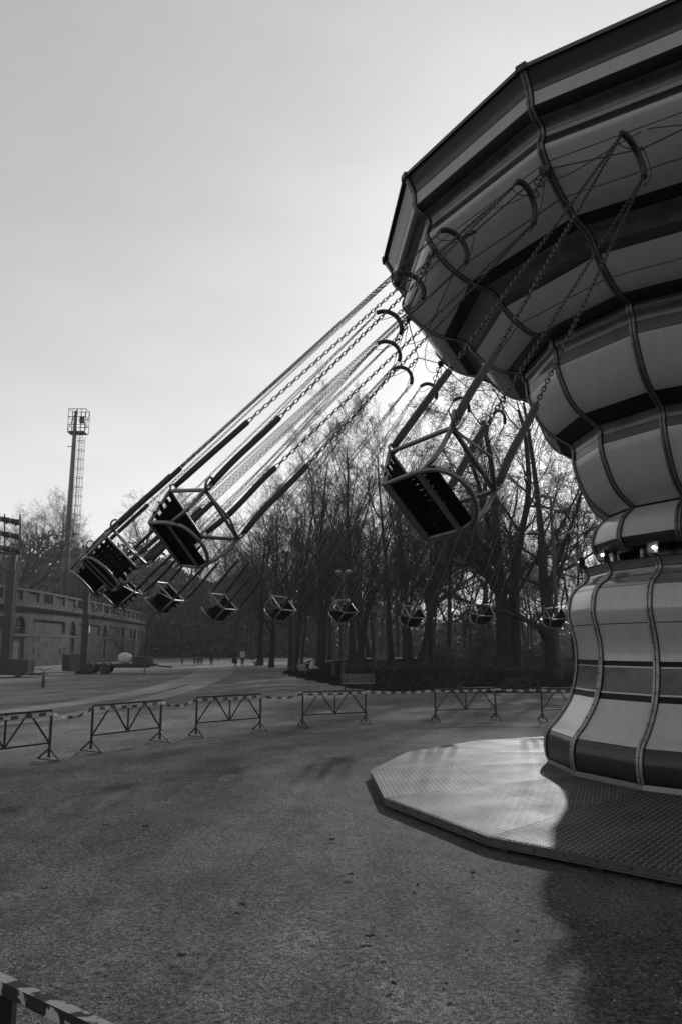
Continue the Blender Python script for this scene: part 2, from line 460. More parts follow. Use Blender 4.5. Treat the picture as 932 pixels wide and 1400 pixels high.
def panel_mesh(name, pr, a0, a1, gap, mkey, th=.016):
    """one flat-across, curved-along panel between two ribs, with folded edges"""
    mb = MB()
    inner = offs(pr, -th)
    k = len(pr); vs = []
    for row in (pr, inner):
        for r, z in row:
            p, q = Vector((r * math.cos(a0), r * math.sin(a0), z)), Vector((r * math.cos(a1), r * math.sin(a1), z))
            d = (q - p).normalized() * gap
            vs += [p + d, q - d]
    fs = [(2 * i, 2 * i + 2, 2 * i + 3, 2 * i + 1) for i in range(k - 1)]
    o = mb.add(vs[:2 * k], [tuple(reversed(f)) for f in fs])
    # folded edges, own vertices so that they stay crisp
    e = [vs[2 * i] for i in range(k)] + [vs[2 * k + 2 * i] for i in range(k)]
    mb.add(e, [(i, i + 1, k + i + 1, k + i) for i in range(k - 1)])
    e = [vs[2 * i + 1] for i in range(k)] + [vs[2 * k + 2 * i + 1] for i in range(k)]
    mb.add(e, [(i, k + i, k + i + 1, i + 1) for i in range(k - 1)])
    mb.add([vs[0], vs[1], vs[2 * k], vs[2 * k + 1]], [(0, 1, 3, 2)])
    mb.add([vs[2 * k - 2], vs[2 * k - 1], vs[4 * k - 2], vs[4 * k - 1]], [(0, 2, 3, 1)])
    return mb.mesh(name, mkey, True)
def rib_mesh(name, pr, mkey):
    """raised rib: flange, groove and crown swept down the profile at angle 0"""
    sec = [(-.056, -.004), (-.056, .006), (-.050, .006), (-.047, .028), (-.008, .030), (-.005, .014), (.005, .014), (.008, .030), (.047, .028), (.050, .006), (.056, .006), (.056, -.004)]
    base = pr; n = len(sec); vs = []
    rows = {h: offs(pr, h) for h in set(h for _, h in sec)}
    for i in range(len(pr)):
        for y, h in sec:
            r, z = rows[h][i]; vs.append((r, y, z))
    mb = MB()
    for j in range(n - 1):
        mb.cur = 0 if j in (2, 3, 7, 8) else 1
        col = [vs[i * n + jj] for i in range(len(pr)) for jj in (j, j + 1)]
        mb.add(col, [(2 * i, 2 * i + 2, 2 * i + 3, 2 * i + 1) for i in range(len(pr) - 1)])
    return mb.mesh(name, [mkey, 'black_strip'], False)
def shell_mesh(name, pr, n, ph, d, mkey):
    inner = offs(pr, -d); mb = MB(); vs = []
    for r, z in inner:
        for j in range(n):
            a = ph + 2 * PI * j / n; vs.append((r * math.cos(a), r * math.sin(a), z))
    mb.add(vs, [(i * n + j, (i + 1) * n + j, (i + 1) * n + (j + 1) % n, i * n + (j + 1) % n) for i in range(len(pr) - 1) for j in range(n)])
    return mb.mesh(name, mkey)

canopy = empty('carousel_canopy', CC, 0, 'wide faceted wavy canopy of the swing carousel with ribbed panels in pale and dark bands', 'carousel')
UB = [ # (profile, z top, z bottom, kind, material)
    (UPROF, 10.31, 10.03, 'valance_panel', 'dark_strip'), (UPROF, 10.02, 9.825, 'pale_panel', 'panel'), (UPROF, 9.815, 9.70, 'black_strip', 'black_strip'),
    (UPROF, 9.69, 9.535, 'painted_panel', 'painted'), (UPROF, 9.53, 9.46, 'grey_strip', 'panel_mid'), (UPROF, 9.45, 9.33, 'dark_strip', 'dark_strip'),
    (UPROF, 9.32, 9.115, 'pale_panel', 'panel'), (UPROF, 9.105, 8.73, 'pale_panel', 'panel'), (UPROF, 8.72, 8.565, 'pale_panel', 'panel'),
    (UPROF, 8.56, 8.505, 'black_strip', 'black_strip'), (UPROF, 8.50, 8.31, 'painted_panel', 'painted'), (UPROF, 8.305, 8.19, 'dark_strip', 'dark_strip'),
    (UPROF, 8.18, 7.92, 'pale_panel', 'panel'), (UPROF, 7.91, 7.76, 'pale_panel', 'panel'), (UPROF, 7.757, 7.718, 'dark_strip', 'dark_strip'),
    (UPROF2, 7.70, 7.60, 'dark_strip', 'dark_strip'), (UPROF2, 7.59, 7.41, 'painted_panel', 'painted'), (UPROF2, 7.40, 7.23, 'dark_strip', 'dark_strip'),
    (UPROF2, 7.22, 6.40, 'pale_panel', 'panel'), (UPROF2, 6.395, 6.235, 'black_strip', 'black_strip'),
    (UPROF3, 6.20, 6.03, 'painted_panel', 'painted'), (UPROF3, 6.02, 5.885, 'dark_strip', 'dark_strip'), (UPROF3, 5.875, 4.815, 'pale_panel', 'panel'),
    (UPROF4, 4.78, 4.255, 'pale_panel', 'panel'), (UPROF4, 4.245, 4.08, 'grey_strip', 'dark_strip')]
NU = 14
dn = {id(p): dense(p) for p in (UPROF, UPROF2, UPROF3, UPROF4, LPROF)}
for pr, z1, z0, nm, mk in UB:
    me = panel_mesh(nm, slice_prof(dn[id(pr)], z1, z0), 0, 2 * PI / NU, .060, mk)
    for k in range(NU):
        o = link(nm, me, canopy); o.rotation_euler = (0, 0, R(UP_PH) + 2 * PI * k / NU)
full_up = dense(UPROF) + dense(UPROF2)[1:] + dense(UPROF3)[1:] + dense(UPROF4)[1:]
for pr in (dense(UPROF), dense(UPROF2), dense(UPROF3), dense(UPROF4)):
    me = rib_mesh('rib', pr, 'rib')
    for k in range(NU):
        o = link('rib', me, canopy); o.rotation_euler = (0, 0, R(UP_PH) + 2 * PI * k / NU)
def rivet_mesh(pr):
    mb = MB(); d = 0; last = pr[0]
    for p, q in zip(pr, offs(pr, .030)):
        d += math.hypot(p[0] - last[0], p[1] - last[1]); last = p
        if d > .24:
            d = 0; nrm = Vector((q[0] - p[0], 0, q[1] - p[1])).normalized()
            for y in (-.026, .026): mb.lathe([(.011, 0), (.008, .007)], (q[0], y, q[1]), 5, nrm)
    return mb.mesh('rivets', 'steel_dark')
for pr in (dense(UPROF), dense(UPROF2), dense(UPROF3), dense(UPROF4)):
    me = rivet_mesh(pr)
    for k in range(NU):
        o = link('rivets', me, canopy); o.rotation_euler = (0, 0, R(UP_PH) + 2 * PI * k / NU); o['kind'] = 'stuff'
link('inner_shell', shell_mesh('inner_shell', full_up, NU, R(UP_PH), .02, 'shell'), canopy)
mb = MB()   # low cone roof with a lip round the rim and a soffit ring at the collar
mb.lathe([(6.47, 10.30), (6.47, 10.36), (6.40, 10.38), (3.0, 10.75), (.2, 11.1)], n=NU, capped=False)
ro = mb.build('roof', 'roof', canopy); ro.rotation_euler = (0, 0, R(UP_PH))
mb = MB(); mb.lathe([(2.50, 4.072), (2.15, 4.10), (2.10, 4.40)], n=NU, capped=False)
ro = mb.build('soffit', 'black_strip', canopy); ro.rotation_euler = (0, 0, R(UP_PH))
for k in range(NU):   # rim cap on each rib
    a = R(UP_PH) + 2 * PI * k / NU
    mb = MB(); mb.box((6.43, 0, 10.33), (.10, .16, .10))
    o = mb.build('rim_cap', 'steel_dark', canopy) if k == 0 else link('rim_cap', cap_me, canopy)
    cap_me = o.data; o.rotation_euler = (0, 0, a)
# cable that carries the swings: rib nodes and nodes half way
def ring_pt(r, z, deg): return Vector((r * math.cos(R(deg)), r * math.sin(R(deg)), z))
NODE = []
for k in range(28):
    deg = UP_PH + 360 / 28 * k
    NODE.append(ring_pt(5.97, 8.99, deg) if k % 2 == 0 else ring_pt(5.99, 8.68, deg))
for k in range(28):
    mb = MB(); a, b = NODE[k], NODE[(k + 1) % 28]
    mb.tube([a, b], .011, 6)
    mb.build('support_cable', 'cable', canopy)
for k in range(14):      # slack safety lines from an eye on each panel to the nodes on both sides
    eye = ring_pt(5.92 * math.cos(PI / NU) - .02, 9.10, UP_PH + 360 / 14 * (k + .5))
    for n_ in (NODE[2 * k], NODE[(2 * k + 2) % 28]):
        e = n_ + Vector((0, 0, -.16)); out = Vector((n_.x, n_.y, 0)).normalized()
        pts = [eye.lerp(e, t) + Vector((0, 0, -.95 * t * (1 - t) * (.7 + .6 * t))) + out * (.9 * t * (1 - t)) for t in np.linspace(0, 1, 12)]
        mb = MB(); mb.tube(pts, .0075, 5); mb.build('slack_line', 'cable', canopy, True)
    mb = MB(); mb.ring(eye, (0, 0, 1), .035, .010, 8, 5); mb.build('eye_bolt', 'steel_dark', canopy)
mb = MB(); mb.tube([(5.70, 0, 9.0), (5.98, 0, 8.99)], .035, 8); mb.box((5.97, 0, 8.99), (.07, .16, .10))
mb.tube([(5.97, 0, 8.95), (6.08, 0, 8.80)], .012, 6); mb.ring((5.99, 0, 8.95), (1, 0, 0), .05, .014)
clm = mb.mesh('cable_clamp', 'steel_dark')
for k in range(14):
    o = link('cable_clamp', clm, canopy); o.rotation_euler = (0, 0, R(UP_PH) + 2 * PI * k / 14)

# pedestal
pedestal = empty('carousel_pedestal', CC, 0, 'vase shaped panelled pedestal under the canopy standing on the tread plate deck', 'carousel base')
NL = 16
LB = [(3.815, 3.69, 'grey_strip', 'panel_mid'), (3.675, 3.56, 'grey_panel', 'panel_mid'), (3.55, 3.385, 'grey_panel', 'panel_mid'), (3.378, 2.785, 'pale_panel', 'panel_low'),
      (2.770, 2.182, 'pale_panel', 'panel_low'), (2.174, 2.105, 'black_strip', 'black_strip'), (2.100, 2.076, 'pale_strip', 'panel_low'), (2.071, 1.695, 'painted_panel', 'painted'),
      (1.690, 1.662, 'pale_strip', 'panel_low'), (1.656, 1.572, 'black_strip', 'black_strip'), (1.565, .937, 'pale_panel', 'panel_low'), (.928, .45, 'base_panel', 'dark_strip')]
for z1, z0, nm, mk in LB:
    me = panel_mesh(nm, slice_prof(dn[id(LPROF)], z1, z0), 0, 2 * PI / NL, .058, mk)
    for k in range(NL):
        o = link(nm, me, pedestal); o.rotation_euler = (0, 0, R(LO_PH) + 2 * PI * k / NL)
me = rib_mesh('rib', dense(LPROF), 'rib_low')
for k in range(NL):
    o = link('rib', me, pedestal); o.rotation_euler = (0, 0, R(LO_PH) + 2 * PI * k / NL)
me = rivet_mesh(dense(LPROF))
for k in range(NL):
    o = link('rivets', me, pedestal); o.rotation_euler = (0, 0, R(LO_PH) + 2 * PI * k / NL); o['kind'] = 'stuff'
link('inner_shell', shell_mesh('inner_shell', dense(LPROF), NL, R(LO_PH), .02, 'shell'), pedestal)
me = panel_mesh('plinth', [(3.60, .435), (3.61, .33)], 0, 2 * PI / NL, .004, 'panel_mid', .03)
for k in range(NL):
    o = link('plinth', me, pedestal); o.rotation_euler = (0, 0, R(LO_PH) + 2 * PI * k / NL)
mb = MB(); mb.lathe([(2.79, 3.80), (2.0, 3.82), (1.9, 3.82)], n=NL, capped=False)
o = mb.build('top_ledge', 'dark_strip', pedestal); o.rotation_euler = (0, 0, R(LO_PH))
mb = MB(); mb.lathe([(1.95, 3.80), (1.95, 4.5)], n=NL, capped=False)
o = mb.build('mirror_drum', M['window_dark'], pedestal); o.rotation_euler = (0, 0, R(LO_PH))
mb = MB(); mb.box((2.30, 0, 3.96), (.06, .07, .32)); pm = mb.mesh('post', 'panel_mid')
for k in range(NL):
    o = link('post', pm, pedestal); o.rotation_euler = (0, 0, R(LO_PH) + 2 * PI * (k + .35) / NL)
# floodlights on every rib head
mb = MB()
ax = Vector((1, 0, .12)).normalized()
mb.lathe([(.06, -.10), (.135, -.02), (.145, .02), (.13, .025), (.12, -.03)], (2.86, 0, 3.955), 4, ax, True, PI / 4)
mb.box((2.80, 0, 3.84), (.04, .05, .10))
fl_me = mb.mesh('floodlight', 'steel_dark')
mb = MB(); mb.lathe([(.122, -.004), (.05, -.025)], (2.86, 0, 3.955), 4, ax, False, PI / 4); gl_me = mb.mesh('glass', 'chrome')
mb = MB(); mb.sphere((2.850, 0.0, 3.962), .026); bl_me = mb.mesh('bulb', 'bulb')
# lamp glass is a shallow reflector behind the bulb
for k in range(NL):
    o = link('floodlight', fl_me, pedestal); o.rotation_euler = (0, 0, R(LO_PH) + 2 * PI * k / NL)
    g = link('reflector', gl_me, o); g2 = link('bulb', bl_me, o)

# deck
platform = empty('carousel_platform', CC, 0, 'low round tread plate deck with bolted steel rim around the pedestal', 'platform')
def tread_material():
    m = bpy.data.materials.new('tread_plate'); m.use_nodes = True
    n, l = m.node_tree.nodes, m.node_tree.links
    b = n['Principled BSDF']; b.inputs['Metallic'].default_value = 0.12; b.inputs['Specular IOR Level'].default_value = 0.16
    uv = n.new('ShaderNodeUVMap')
    sp = n.new('ShaderNodeSeparateXYZ'); l.new(uv.outputs[0], sp.inputs[0])
    def mth(op, a, b_=None, c=None):
        q = n.new('ShaderNodeMath'); q.operation = op
        for i, v in enumerate((a, b_, c)):
            if v is None: continue
            if isinstance(v, (int, float)): q.inputs[i].default_value = v
            else: l.new(v, q.inputs[i])
        return q.outputs[0]
    S_ = 13.0
    x, y = mth('MULTIPLY', sp.outputs[0], S_), mth('MULTIPLY', sp.outputs[1], S_)
    fx, fy = mth('FLOOR', x), mth('FLOOR', y)
    par = mth('MODULO', mth('ABSOLUTE', mth('ADD', fx, fy)), 2.0)          # 0 or 1
    sgn = mth('MULTIPLY_ADD', par, 2.0, -1.0)
    u, v = mth('SUBTRACT', mth('FRACT', x), .5), mth('SUBTRACT', mth('FRACT', y), .5)
    p = mth('ADD', u, mth('MULTIPLY', v, sgn)); q = mth('SUBTRACT', u, mth('MULTIPLY', v, sgn))
    d = mth('ADD', mth('POWER', mth('MULTIPLY', p, 1.3), 2.0), mth('POWER', mth('MULTIPLY', q, 3.6), 2.0))
    mr = n.new('ShaderNodeMapRange'); mr.inputs[1].default_value = .75; mr.inputs[2].default_value = .25
    mr.inputs[3].default_value = 0; mr.inputs[4].default_value = 1; l.new(d, mr.inputs[0])
    bp = n.new('ShaderNodeBump'); bp.inputs['Strength'].default_value = 0.9; bp.inputs['Distance'].default_value = 0.008
    l.new(mr.outputs[0], bp.inputs['Height']); l.new(bp.outputs[0], b.inputs['Normal'])
    tc = n.new('ShaderNodeTexCoord'); nt = n.new('ShaderNodeTexNoise'); nt.inputs['Scale'].default_value = 1.6; nt.inputs['Detail'].default_value = 7
    l.new(tc.outputs['Object'], nt.inputs['Vector'])
    r1 = n.new('ShaderNodeMapRange'); r1.inputs[1].default_value = .3; r1.inputs[2].default_value = .7; r1.inputs[3].default_value = .022; r1.inputs[4].default_value = .05
    l.new(nt.outputs[0], r1.inputs[0])
    lug_tone = mth('MULTIPLY_ADD', mr.outputs[0], .17, r1.outputs[0])  # lugs lighter in colour than the plate between them
    l.new(lug_tone, b.inputs['Base Color'])
    r2 = n.new('ShaderNodeMapRange'); r2.inputs[1].default_value = .3; r2.inputs[2].default_value = .7; r2.inputs[3].default_value = .72; r2.inputs[4].default_value = .58
    l.new(nt.outputs[0], r2.inputs[0]); l.new(r2.outputs[0], b.inputs['Roughness'])
    return m
M['tread'] = tread_material()
RP, ZP, ZC = 6.78, .165, .36
ang = 2 * PI / 16
def deck_plate(r0, r1):
    def zz(r): return ZP + (RP - r) / (RP - 3.55) * (ZC - ZP)
    mb = MB(); g = .004
    P = [Vector((r0, 0, zz(r0))), Vector((r1, 0, zz(r1))), Vector((r1 * math.cos(ang), r1 * math.sin(ang), zz(r1))), Vector((r0 * math.cos(ang), r0 * math.sin(ang), zz(r0)))]
    c = sum(P, Vector()) / 4
    P = [p + (c - p).normalized() * g for p in P]
    D = [p - Vector((0, 0, .02)) for p in P]
    mb.add(P + D, [(0, 1, 2, 3), (0, 4, 5, 1), (1, 5, 6, 2), (2, 6, 7, 3), (3, 7, 4, 0)])
    me = mb.mesh('deck_plate', 'tread')
    uvl = me.uv_layers.new(name='UVMap')
    mid = ang / 2
    for lp in me.loops:
        v = me.vertices[lp.vertex_index].co
        uvl.data[lp.index].uv = (v.x * math.cos(mid) + v.y * math.sin(mid), -v.x * math.sin(mid) + v.y * math.cos(mid))
    return me
for r0, r1 in ((3.5, 5.2), (5.2, 6.78)):
    me = deck_plate(r0, r1)
    for k in range(16):
        o = link('deck_plate', me, platform); o.rotation_euler = (0, 0, R(LO_PH) + ang * k)
mb = MB()
e0, e1 = Vector((RP, 0, 0)), Vector((RP * math.cos(ang), RP * math.sin(ang), 0))
tn = (e1 - e0).normalized(); nr = Vector((tn.y, -tn.x, 0))
if nr.dot(e0) < 0: nr = -nr
def zoff(z, o=0): return Vector((0, 0, z)) + nr * o
L = (e1 - e0).length
g = tn * .004
mb.beam(e0 + g + zoff(.146, -.02), e1 - g + zoff(.146, -.02), .075, .022)     # top flange
mb.beam(e0 + g + zoff(.062, -.02), e1 - g + zoff(.062, -.02), .075, .018)     # bottom flange
mb.beam(e0 + g + zoff(.104, -.015), e1 - g + zoff(.104, -.015), .02, .062)    # web
rim_me = mb.mesh('rim_beam', 'galv')
mb = MB()
for i in range(7):
    c = e0 + tn * (L * (i + .5) / 7) + zoff(.104, -.006)
    mb.lathe([(.013, 0), (.013, .010), (.008, .014)], c, 6, nr)
bolt_me = mb.mesh('bolt', 'steel_dark')
mb = MB()
for t in (.06, .5, .94): mb.box(e0 + (e1 - e0) * t + zoff(.027, -.10), (.14, .14, .054))
foot_me = mb.mesh('foot', 'steel_dark')
mb = MB(); mb.beam(e0 * .97 + zoff(.05), e1 * .97 + zoff(.05), .02, .09); skirt_me = mb.mesh('skirt', 'shell')
for k in range(16):
    o = link('rim_beam', rim_me, platform); o.rotation_euler = (0, 0, R(LO_PH) + ang * k)
    bo = link('bolt', bolt_me, o)
    f2 = link('foot', foot_me, platform); f2.rotation_euler = o.rotation_euler
    s2 = link('skirt', skirt_me, platform); s2.rotation_euler = o.rotation_euler

# ------------------------------------------------------------------ swings
def seat_frame(i, d=(0, 0, 0), yaw=0.0):
    """local axes: x forward (the way it flies), y across, z up the chains; yoke apex at (0, 0, LC)"""
    aS, aY = R(-127.0 - 360 / 28 * i), R(-125.1 - 360 / 28 * i)
    O = CC + Vector((11.12 * math.cos(aS), 11.12 * math.sin(aS), 3.36)) + Vector(d)
    Yk = CC + Vector((6.15 * math.cos(aY), 6.15 * math.sin(aY), 8.58))
    w = (Yk - O); LC = w.length; w.normalize()
    t = Vector((-math.sin(aS), math.cos(aS), 0)); u = (t - w * t.dot(w)).normalized(); v = w.cross(u)
    rot = Matrix((u, v, w)).transposed() @ Matrix.Rotation(R(yaw), 3, 'Z')
    return O, rot, LC
# every seat hangs a little differently: offset of the seat and twist about its chains
HANG = {0: ((.03, .13, .08), -11.4), 1: ((-.07, -.02, .05), 8.8), 2: ((.04, 0, .0), 0.0), 3: ((-.03, .03, .08), -4.0)}
hang_rng = random.Random(21)
for i in range(4, 28): HANG[i] = ((hang_rng.uniform(-.05, .05), hang_rng.uniform(-.05, .05), hang_rng.uniform(-.04, .06)), hang_rng.uniform(-8, 8))
O0, ROT0, LC = seat_frame(0, *HANG[0])
def hook(v): return Vector(v)
tr = .017
def rounded(pts, rad, n=4, closed=True):
    out = []; P = [Vector(p) for p in pts]; k = len(P)
    for i in range(k):
        if not closed and i in (0, k - 1): out.append(P[i]); continue
        a, b, c = P[i - 1], P[i], P[(i + 1) % k]
        p = b + (a - b).normalized() * rad; q = b + (c - b).normalized() * rad
        for j in range(n + 1):
            t = j / n; out.append(p * (1 - t) ** 2 + b * 2 * t * (1 - t) + q * t * t)
    return out
HU, HV, ZT, ZB = .275, .27, .19, -.21
BK = .15            # the backrest leans: its foot stands this far forward
YAW = Matrix.Identity(3)
def sb(mb, name, mkey, parent, smooth=False):
    mb.v = [tuple(YAW @ Vector(p)) for p in mb.v]; return mb.build(name, mkey, parent, smooth)
swing0 = empty('swing_seat', O0)
swing0.rotation_euler = ROT0.to_euler()
tag(swing0, 'x', 'swing seat', 'swing seats flying around the carousel')
mb = MB()
mb.tube(rounded([(-HU, -HV, ZT), (HU, -HV, ZT), (HU, HV, ZT), (-HU, HV, ZT)], .05), tr, 8, closed=True)
for sv in (-1, 1):
    mb.tube([(-HU, sv * HV, ZT), (-HU + BK * .4, sv * (HV - .02), 0), (-HU + BK, sv * (HV - .03), ZB)], tr, 8)
    mb.tube(rounded([(HU, sv * HV, ZT), (HU + .01, sv * (HV - .01), -.06), (HU - .07, sv * (HV - .03), ZB)], .06, 4, False), tr, 8)
lip = [(-HU + BK, -HV + .03, ZB), (HU - .08, -HV + .03, ZB), (HU + .06, -HV + .10, ZB + .02), (HU + .12, 0, ZB + .03), (HU + .06, HV - .10, ZB + .02), (HU - .08, HV - .03, ZB), (-HU + BK, HV - .03, ZB)]
mb.tube(catmull(lip, 4), tr, 8, closed=True)
mb.tube([(-HU, -HV, 0.04), (-HU - .01, 0, .03), (-HU, HV, .04)], .012, 6)
mb.tube([(HU, -HV + .01, ZT), (HU + .16, 0, ZT - .05), (HU, HV - .01, ZT)], .011, 6)
fr = sb(mb, 'frame', 'chrome', swing0, True)
for sx, sy in ((HU, -HV), (HU, HV), (-HU, HV), (-HU, -HV)):
    mb = MB(); mb.ring((sx, sy, ZT + .045), (0, 1, 0) if sx > 0 else (1, 0, 0), .032, .010, 10, 5); sb(mb, 'shackle', 'chrome', fr, True)
mb = MB(); mb.ring((HU + .02, -HV - .03, ZT + .05), (1, .6, .2), .055, .011, 14, 5); sb(mb, 'hook_ring', 'chrome', fr, True)
mb = MB()   # seat: slats fore and aft tied by cross webs, slits between them
for i in range(11):
    y = -.225 + .045 * i; mb.box((.07, y, ZB + .012), (.42, .036, .014))
for x in (-.13, -.04, 0.05, .14, .22, .265): mb.box((x, 0, ZB + .0115), (.05, .48, .012))
sb(mb, 'seat', 'seat_plastic', swing0)
mb = MB()
for x in (-.10, .17): mb.box((x, 0, ZB - .008), (.045, .50, .012))
sb(mb, 'seat_bracket', 'chrome', swing0)
mb = MB()   # backrest with slots beside the posts
brot = Euler((0, math.atan2(-BK, ZT - ZB), 0)).to_matrix(); bc = Vector((-HU + BK * .5, 0, (ZT + ZB) / 2))
for i in range(8):
    y = -.175 + .05 * i; mb.box(bc + Vector((0, y, 0)), (.014, .0475, .40), brot)
for z in (-.19, -.10, 0, .10, .19): mb.box(bc + brot @ Vector((.002, 0, z)), (.012, .53 if abs(z) < .15 else .50, .045), brot)
sb(mb, 'backrest', 'seat_plastic', swing0)
mb = MB(); mb.tube([(HU + .05, HV - .08, ZB), (HU + .09, HV - .05, ZB - .2), (HU + .08, HV - .03, ZB - .36)], .005, 5)
sb(mb, 'safety_strap', 'rubber', swing0)
# yoke and four chains
mb = MB()
arc = [(0, .30 * math.sin(t), LC - .20 * (1 - math.cos(t)) / (1 - math.cos(1.25)) ) for t in np.linspace(-1.25, 1.25, 15)]
arc = [(x, y / math.sin(1.25), z) for x, y, z in arc]
mb.tube(arc, .042, 10)
yk = mb.build('yoke', 'rubber', swing0, True)
def chain_mesh(a, b, pitch=.062, w=.0170, r=.0058):
    a, b = Vector(a), Vector(b); d = b - a; n = int(d.length / pitch); d.normalize()
    x = d.orthogonal().normalized(); y = d.cross(x)
    ns, m = 10, 4; half = pitch * .5 + r * .6 - w
    base = []
    for j in range(ns):
        t = 2 * PI * j / ns; cx, sx = math.cos(t), math.sin(t)
        base.append((w * cx, (half if sx > 1e-6 else -half if sx < -1e-6 else 0) + w * sx, cx, sx))
    Vs, Fs = [], []
    one = []
    for cx, cy, nx_, ny_ in base:
        for k in range(m):
            q = 2 * PI * k / m
            one.append((cx + nx_ * r * math.cos(q), cy + ny_ * r * math.cos(q), r * math.sin(q)))
    one = np.array(one)
    f1 = np.array([(j * m + k, j * m + (k + 1) % m, ((j + 1) % ns) * m + (k + 1) % m, ((j + 1) % ns) * m + k) for j in range(ns) for k in range(m)])
    for i in range(n):
        c = a + d * ((i + .5) * (b - a).length / n)
        X_, Y_ = (x, y) if i % 2 == 0 else (y, -x)
        B = np.array([X_, d, Y_])
        Vs.append(one @ B + np.array(c)); Fs.append(f1 + i * len(one))
    return np_mesh('chain', np.concatenate(Vs), np.concatenate(Fs), 'chain')
SL = 1.00
wob = random.Random(3)
for sx, sy in ((HU, -HV), (HU, HV), (-HU, HV), (-HU, -HV)):
    a = YAW @ Vector((sx, sy, ZT + .07)); b = Vector((0.0, sy / HV * .295, LC - .21))
    d = (b - a).normalized()
    link('chain', chain_mesh(a + d * .88, b), swing0)
    p = d.orthogonal().normalized(); q = d.cross(p)
    amp = wob.uniform(.006, .022); ph = wob.uniform(0, 6)
    pts = [a + d * (SL * t) + (p * math.cos(ph) + q * math.sin(ph)) * (amp * math.sin(PI * t) + amp * .5 * math.sin(2 * PI * t)) for t in np.linspace(0, 1, 9)]
    mb = MB(); mb.tube(pts, [.024] + [.030] * 7 + [.031], 8); mb.build('sleeve', 'rubber', swing0, True)
# short hanger chain from the yoke to the cable node, and a slack safety loop: one pair for the rib nodes, one for the nodes half way
def hanger(node_w, O, rot):
    loc = rot.transposed() @ (CC + node_w - O)
    mb = MB(); ap = Vector((0, 0, LC + .03)); nd = loc
    n = 5
    for i in range(n):
        c = ap.lerp(nd, (i + .5) / n); dd = (nd - ap).normalized()
        mb.ring(c, dd.orthogonal() if i % 2 else dd.cross(dd.orthogonal()), (nd - ap).length / n * .62, .011, 10, 5)
    m1 = mb.mesh('hanger_chain', 'chain')
    mb = MB()
    e = Vector((0, -.33, LC - .19)); f_ = Vector((0, .33, LC - .19))
    loop = [f_, f_ * .9 + nd * .1 + Vector((0.03, .05, -.28)), (f_ + nd) / 2 + Vector((.10, .10, -.30)), nd * .75 + f_ * .25 + Vector((.06, .04, -.12)), nd]
    mb.tube(catmull(loop, 5), .0065, 5)
    loop = [e, e + Vector((-.03, .04, -.12)), (e + ap) / 2 + Vector((-.05, .0, -.16)), ap]
    mb.tube(catmull(loop, 5), .0065, 5)
    m2 = mb.mesh('safety_cable', 'cable', True)
    return m1, m2
SW = ['big swing seat closest to the camera, seen from below beside the pedestal',
      'second nearest swing seat, alone against the pale sky with slotted back',
      'upper of two overlapping swing seats at the far left of the ring',
      'lower of two overlapping swing seats, leftmost of all and nearest the stone wall',
      'swing seat tucked just right of the two overlapping seats at the left',
      'small swing seat hanging below the slotted seat in the sky',
      'distant swing seat in front of the hazy trees above the strolling people',
      'distant swing seat second to the left of the twin globe lamp post',
      'distant swing seat right in front of the twin globe lamp post',
      'distant swing seat in front of dark trunks right of the twin globe lamp post',
      'distant swing seat in front of the thick double trunked tree',
      'distant swing seat half hidden by the left edge of the pedestal']
HID = 'swing seat hidden behind the pedestal or out of the photo on its right'
parts0 = swing0
for i in range(28):
    o = swing0 if i == 0 else dup(swing0)
    O, rot, _ = seat_frame(i, *HANG[i])
    o.location = O; o.rotation_euler = rot.to_euler()
    h1, h2 = hanger(NODE[(1 - i) % 28], O, rot)
    for ch in [c for c in o.children if c.name.startswith(('hanger_chain', 'safety_cable'))]:
        ch.data = h1 if ch.name.startswith('hanger_chain') else h2
    if i == 0:
        link('hanger_chain', h1, o); link('safety_cable', h2, o)
    o['label'] = SW[i] if i < len(SW) else HID

# ------------------------------------------------------------------ crowd barriers and tape
def barrier_meshes(W=2.2, H=1.05):
    """origin under the left post, running along +x"""
    r = .021; zl = .37
    fm = MB(); fm.beam((0, 0, H), (W, 0, H), .042, .042); fm.beam((.02, 0, zl), (W - .02, 0, zl), .036, .036)
    ps = []
    for x in (0, W):
        p = MB(); p.box((x, 0, (H - .022) / 2 + .03), (.042, .042, H - .1)); ps.append(p)
    br = []
    for a, b in (((.03, zl + .02), (W * .25, H - .02)), ((W * .27, H - .02), (W * .49, zl + .02)), ((W * .51, zl + .02), (W * .73, H - .02)), ((W * .75, H - .02), (W - .03, zl + .02))):
        q = MB(); q.beam((a[0], 0, a[1]), (b[0], 0, b[1]), .03, .034, (0, 1, 0)); br.append(q)
    q = MB(); q.box((W / 2, 0, (H + zl) / 2), (.034, .034, H - zl - .04)); br.append(q)
    ft = []
    for x in (0, W):
        f = MB()
        for s_ in (-1, 1): f.beam((x, 0, .26), (x, .36 * s_, .02), .03, .03)
        f.beam((x, -.34, .018), (x, .34, .018), .024, .018, (1, 0, 0)); ft.append(f)
    return fm, ps, br, ft
fm, ps, br, ft = barrier_meshes()
bar_pts = [(unproj(67, 1040), None), (unproj(126, 1028), unproj(217, 1015)), (unproj(264, 1008), unproj(359, 999)), (unproj(411, 995), unproj(502, 990)),
           (unproj(588, 987), unproj(684, 984)), (unproj(741, 986), None)]
BL = ['black trussed barrier at the left edge of the photo, cut off by it', 'black trussed barrier second from the left, between two stretches of sagging tape',
      'black trussed barrier third from the left, in front of the pale curved tracks', 'black trussed barrier in front of the empty park bench',
      'black trussed barrier in front of the leaf strewn mound, left of the carousel', 'black trussed barrier half hidden by the pedestal of the carousel']
bar0 = None; BEND = []
